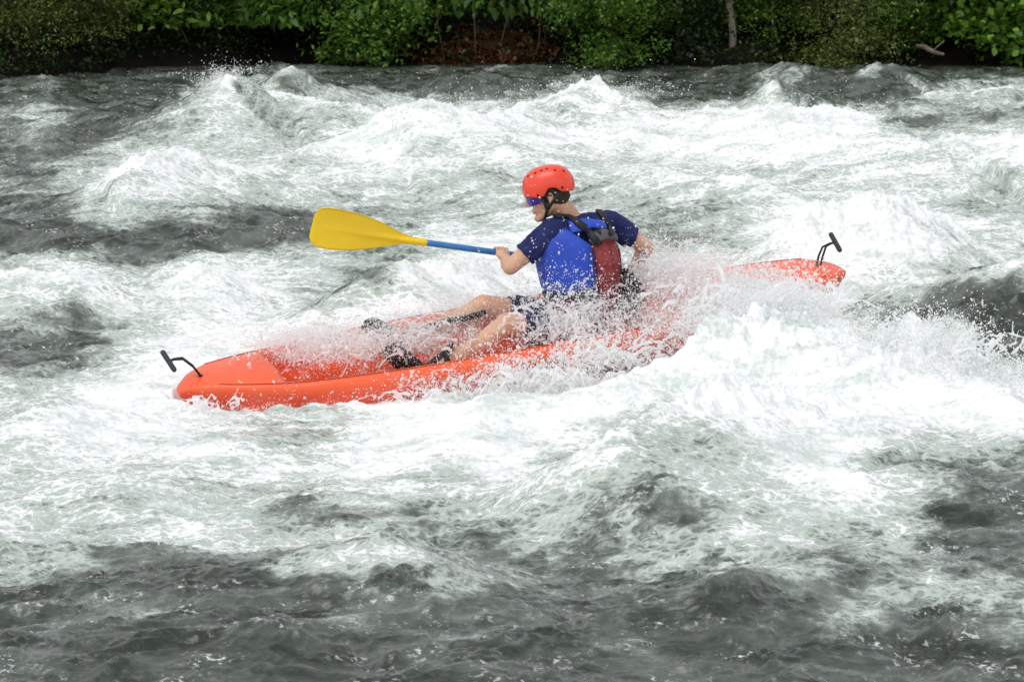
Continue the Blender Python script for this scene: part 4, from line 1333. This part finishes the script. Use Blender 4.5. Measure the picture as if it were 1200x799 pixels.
# sunglasses
S = MB()
def wrap(th, z, g=0.0): return hd(.012 + (.100 + g) * math.cos(th), (.082 + g) * math.sin(th), z)
for s_ in (1, -1):
    S.tube([wrap(s_ * R(72), -.014, .002), hd(.0, s_ * .086, -.012), hd(-.020, s_ * .085, -.018)], .0045, 8)
S.tube([wrap(R(a), -.012, .002) for a in range(-74, 75, 8)], .0045, 8)
gl = S.build("sunglasses", m_frame, PERSON)
for s_ in (1, -1):
    Vl, Fl = [], []
    for j in range(7):
        for i in range(9):
            th = s_ * R(6 + 66 * i / 8); z = -.014 - .046 * j / 6 * (1 - .35 * (i / 8) ** 2)
            Vl.append(wrap(th, z, .004 - .010 * (j / 6)))
    for j in range(6):
        for i in range(8):
            a = j * 9 + i; Fl.append((a, a + 1, a + 10, a + 9))
    n_ = len(Vl)
    Vl2 = [p - hf * .003 for p in Vl]
    Fl2 = [tuple(q + n_ for q in f[::-1]) for f in Fl]
    MB().add(Vl + Vl2, Fl + Fl2).build("lens", m_lens, gl)

# ------------------------------------------------------------------ paddle
m_yellow = mat("yellow_blade_plastic", (.86, .60, .012), .38, .45, noise=((.82, .55, .010), 7, .4, .7), bump=(40, .05, .004))
m_shaft = mat("blue_shaft", (.030, .165, .42), .35, .5, noise=((.04, .20, .48), 12, .4, .7))
pd = sh_dir
NECK_L = gripL - pd * ((gripL - at(491, 283, 15.05)).length)
# keep the line through both hands exact
SH0 = gripL - pd * .47; SH1 = gripR + pd * .10
PAD = empty("paddle", gripL.lerp(gripR, .5))
tag(PAD, "kayak paddle with a yellow blade and blue shaft held across the person's chest", "paddle")
MB().tube([SH0.lerp(SH1, k / 12) for k in range(13)], .0165, 14).build("shaft", m_shaft, PAD)
def blade(root, d, face_up, mirror=1):
    """d: along the blade away from the shaft; outline asymmetric, slightly spooned, with a spine"""
    n_ = d.cross(face_up).normalized()                # blade normal
    Lb = .59
    xs_ = np.linspace(0, 1, 34)
    up_ = np.interp(xs_, [0, .06, .14, .25, .40, .60, .80, .92, .97, 1.0], [.018, .020, .029, .048, .078, .102, .112, .110, .100, .072])
    lo_ = np.interp(xs_, [0, .06, .14, .25, .40, .60, .80, .92, .97, 1.0], [.018, .019, .024, .040, .068, .096, .108, .104, .090, .060])
    Vb, Fb = [], []
    nw = 18
    for layer in (1, -1):
        for x_, u_, l_ in zip(xs_, up_, lo_):
            for j in range(nw + 1):
                w_ = -l_ + (u_ + l_) * j / nw
                spoon = .020 * x_ * x_ - 1.1 * w_ * w_ * x_
                spine = .012 * math.exp(-(w_ / .014) ** 2) * (1 - .85 * x_) * (1 if x_ < .93 else 0)
                Vb.append(root + d * (Lb * x_) + face_up * w_ + n_ * (spoon + layer * (.0035 + spine)))
    c = len(xs_) * (nw + 1)
    for i in range(len(xs_) - 1):
        for j in range(nw):
            a = i * (nw + 1) + j
            Fb.append((a, a + 1, a + nw + 2, a + nw + 1)); Fb.append((c + a, c + a + nw + 1, c + a + nw + 2, c + a + 1))
    for i in range(len(xs_) - 1):
        for j in (0, nw):
            a = i * (nw + 1) + j; b_ = a + nw + 1
            Fb.append((a, b_, c + b_, c + a))
    for i in (0, len(xs_) - 1):
        for j in range(nw):
            a = i * (nw + 1) + j; Fb.append((a, a + 1, c + a + 1, c + a))
    mb = MB().add(Vb, Fb)
    mb.cap(root - d * .03, root + d * .10, .021, .015, 14)
    o = mb.build("blade", m_yellow, PAD)
    return o
fu = (Vector((0, 0, 1)) - pd * pd.z).normalized()
fu1 = (fu * .97 + Vector((0, -1, 0)) * .24); fu1 = (fu1 - pd * fu1.dot(pd)).normalized()
blade(SH0, -pd, fu1)
fu2 = (fu * .6 + Vector((0, -1, 0)) * .8); fu2 = (fu2 - pd * fu2.dot(pd)).normalized()
blade(SH1, pd, fu2)

# ------------------------------------------------------------------ spray: drops in the air
def drops(C, size, seed, round_=False):
    r = np.random.default_rng(seed); n = len(C)
    if round_:
        g_ = (1 + 5 ** .5) / 2
        base = np.array([(-1, g_, 0), (1, g_, 0), (-1, -g_, 0), (1, -g_, 0), (0, -1, g_), (0, 1, g_), (0, -1, -g_), (0, 1, -g_), (g_, 0, -1), (g_, 0, 1), (-g_, 0, -1), (-g_, 0, 1)]) / math.hypot(1, g_)
        tri = np.array([(0, 11, 5), (0, 5, 1), (0, 1, 7), (0, 7, 10), (0, 10, 11), (1, 5, 9), (5, 11, 4), (11, 10, 2), (10, 7, 6), (7, 1, 8),
                        (3, 9, 4), (3, 4, 2), (3, 2, 6), (3, 6, 8), (3, 8, 9), (4, 9, 5), (2, 4, 11), (6, 2, 10), (8, 6, 7), (9, 8, 1)])
    else:
        base = np.array([(1, 0, 0), (-1, 0, 0), (0, 1, 0), (0, -1, 0), (0, 0, 1), (0, 0, -1)], float)
        tri = np.array([(0, 2, 4), (2, 1, 4), (1, 3, 4), (3, 0, 4), (2, 0, 5), (1, 2, 5), (3, 1, 5), (0, 3, 5)])
    m = len(base)
    sc = size[:, None, None] * np.stack([r.uniform(.8, 1.7, n), r.uniform(.65, 1.0, n), r.uniform(.65, 1.1, n)], -1)[:, None, :]
    q = r.normal(0, 1, (n, 4)); q /= np.linalg.norm(q, axis=1, keepdims=True)
    w, x, y, z = q.T
    M = np.stack([np.stack([1 - 2 * (y * y + z * z), 2 * (x * y - z * w), 2 * (x * z + y * w)], -1),
                  np.stack([2 * (x * y + z * w), 1 - 2 * (x * x + z * z), 2 * (y * z - x * w)], -1),
                  np.stack([2 * (x * z - y * w), 2 * (y * z + x * w), 1 - 2 * (x * x + y * y)], -1)], 1)
    V = np.einsum('nij,nkj->nki', M, base[None] * sc)
    if round_: V *= r.uniform(.75, 1.2, (n, m, 1))              # lumpy, not beads
    V = V + C[:, None, :]
    F = (np.arange(n) * m)[:, None, None] + tri[None]
    return V.reshape(-1, 3), F.reshape(-1, 3)
def cloud(r, n, u, v, Y, su, sv, sY, size, sig=.5, strands=0):
    """n drops round the place seen at u, v; strands > 0 pulls them into threads and clots"""
    c = at(u, v, Y); px = Y / FPX
    if strands:
        k = np.stack([r.normal(0, su * px, strands), r.normal(0, sY, strands), r.normal(0, sv * px, strands)], -1)
        dirs = r.normal(0, 1, (strands, 3)) * np.array([.11, .06, .09]) + np.array([.0, 0, .02])
        i = r.integers(0, strands, n); f = r.random(n)[:, None] ** 1.5
        p = k[i] + dirs[i] * f + r.normal(0, 1, (n, 3)) * (.005 + .024 * f)
    else:
        p = np.stack([r.normal(0, su * px, n), r.normal(0, sY, n), r.normal(0, sv * px, n)], -1)
    return p + np.array(c[:]), size * np.exp(r.normal(0, sig, n))
r = np.random.default_rng(42)
PC, PS = [], []
for spec in SPRAY:
    p, s = cloud(r, *spec)
    PC.append(p); PS.append(s)
# drops torn off the white crests all over the rapid
n = 60000
X_ = r.uniform(-4.5, 4.5, n); Y_ = r.uniform(10.5, 30, n)
h_, f_ = river(X_, Y_)
ok = (f_ > .8) & (h_ > .22) & (r.random(n) < .8)
X_, Y_, h_ = X_[ok], Y_[ok], h_[ok]
PC.append(np.stack([X_ + r.normal(0, .03, len(X_)), Y_, h_ + np.abs(r.exponential(.045, len(X_)))], -1)); PS.append(.0024 * np.exp(r.normal(0, .45, len(X_))))
PC = np.concatenate(PC); PS = np.concatenate(PS)
PS = np.clip(PS, .0009, .012)
hw, _ = river(PC[:, 0].copy(), PC[:, 1].copy())
ok = PC[:, 2] > hw - .01
PC, PS = PC[ok], PS[ok]
big = PS > .0027
V, F = drops(PC[~big], PS[~big], 43)
V2, F2 = drops(PC[big], PS[big] * .85, 44, True)
F = np.concatenate([F, F2 + len(V)]); V = np.concatenate([V, V2])
# drops pass on nearly all the light that strikes them, forwards more than back
m_drop = bpy.data.materials.new("white_spray"); m_drop.use_nodes = True
_n = m_drop.node_tree; _n.nodes.remove(_n.nodes["Principled BSDF"])
_d = _n.nodes.new("ShaderNodeBsdfDiffuse"); _d.inputs["Color"].default_value = (.975, .98, .98, 1)
_t = _n.nodes.new("ShaderNodeBsdfTranslucent"); _t.inputs["Color"].default_value = (.975, .98, .98, 1)
_x = _n.nodes.new("ShaderNodeMixShader"); _x.inputs[0].default_value = .6
_n.links.new(_d.outputs[0], _x.inputs[1]); _n.links.new(_t.outputs[0], _x.inputs[2])
_p = _n.nodes.new("ShaderNodeBsdfTransparent")
_y = _n.nodes.new("ShaderNodeMixShader"); _y.inputs[0].default_value = .30
_n.links.new(_x.outputs[0], _y.inputs[1]); _n.links.new(_p.outputs[0], _y.inputs[2]); _n.links.new(_y.outputs[0], _n.nodes["Material Output"].inputs["Surface"])
sp = link("spray", mesh_from_np("spray", V, F), m_drop, loc=(0, 15, 0))
# torn sheets and strings of water, each a run of blobs grown together
def splash(seed, n, u, v, Y, su, sv, sY, up, r0, drift):
    rr = random.Random(seed); g = MB()
    for _ in range(n):
        c = at(u + rr.gauss(0, su), v + rr.gauss(0, sv), Y + rr.gauss(0, sY))
        vel = Vector((drift + rr.gauss(0, .5), rr.gauss(0, .35), up * rr.uniform(.3, 1.2)))
        k = rr.randint(3, 7); prev = c; pr = r0 * rr.uniform(.5, 1.3)
        for j in range(1, k + 1):
            tt = .030 * j
            nx = c + vel * tt + Vector((rr.gauss(0, .006), rr.gauss(0, .006), -4.9 * tt * tt + rr.gauss(0, .006)))
            nr_ = max(r0 * rr.uniform(.25, 1.15) * (1 - .6 * j / k), .0030)
            g.cap(prev, nx, pr, nr_, 8); prev, pr = nx, nr_
            if rr.random() < .35:
                q = nx + Vector((rr.gauss(0, .03), rr.gauss(0, .02), rr.gauss(0, .03))); g.cap(nx, q, nr_ * .8, .0030, 7)
    me = fuse(g, "splash_raw", .0042, 2)
    vv = np.empty(len(me.vertices) * 3, np.float32); me.vertices.foreach_get("co", vv); vv = vv.reshape(-1, 3)
    vv = vv + .0035 * np.stack([pn(vv[:, 0] * 60 + vv[:, 1] * 40, vv[:, 2] * 60, 91), pn(vv[:, 0] * 60, vv[:, 2] * 60 + vv[:, 1] * 40, 92), pn(vv[:, 2] * 60, vv[:, 0] * 60 + vv[:, 1] * 40, 93)], -1)
    ff_ = np.array([p.vertices[:] for p in me.polygons], np.int32)
    bpy.data.meshes.remove(me)
    return vv, ff_
SV, SF, n0 = [], [], 0
for spec in ((1, 85, 660, 390, 14.82, 30, 13, .05, 1.1, .0095, -.3), (2, 45, 690, 372, 14.92, 14, 12, .05, .9, .008, .4), (3, 90, 640, 446, 14.42, 48, 7, .05, .8, .0105, -.2),
             (4, 70, 715, 418, 14.55, 34, 8, .06, .9, .010, .2), (5, 70, 785, 340, 15.2, 34, 12, .10, 1.0, .0095, .3), (6, 130, 890, 358, 14.6, 42, 10, .10, 1.1, .012, .4),
             (7, 110, 1080, 412, 13.58, 36, 9, .08, 1.15, .011, .4), (8, 60, 395, 408, 14.66, 44, 8, .08, .6, .0085, -.4), (9, 45, 500, 398, 14.85, 44, 9, .1, .6, .008, -.3),
             (10, 45, 560, 462, 14.38, 50, 4, .04, .5, .009, -.3), (11, 40, 235, 478, 14.2, 26, 5, .04, .7, .009, -.5)):
    a_, b_ = splash(*spec); SV.append(a_); SF.append(b_ + n0); n0 += len(a_)
print("splash verts", n0)
ss = link("splash", mesh_from_np("splash", np.concatenate(SV), np.concatenate(SF)), m_drop, loc=(0, 15, 0))
tag(ss, "torn white sheets and strings of water thrown up against the kayak and the right hand breaker", "splash", kind="stuff")
tag(sp, "white spray and drops flying round the kayak and off the crests", "spray", kind="stuff")
print("drops", len(PC))
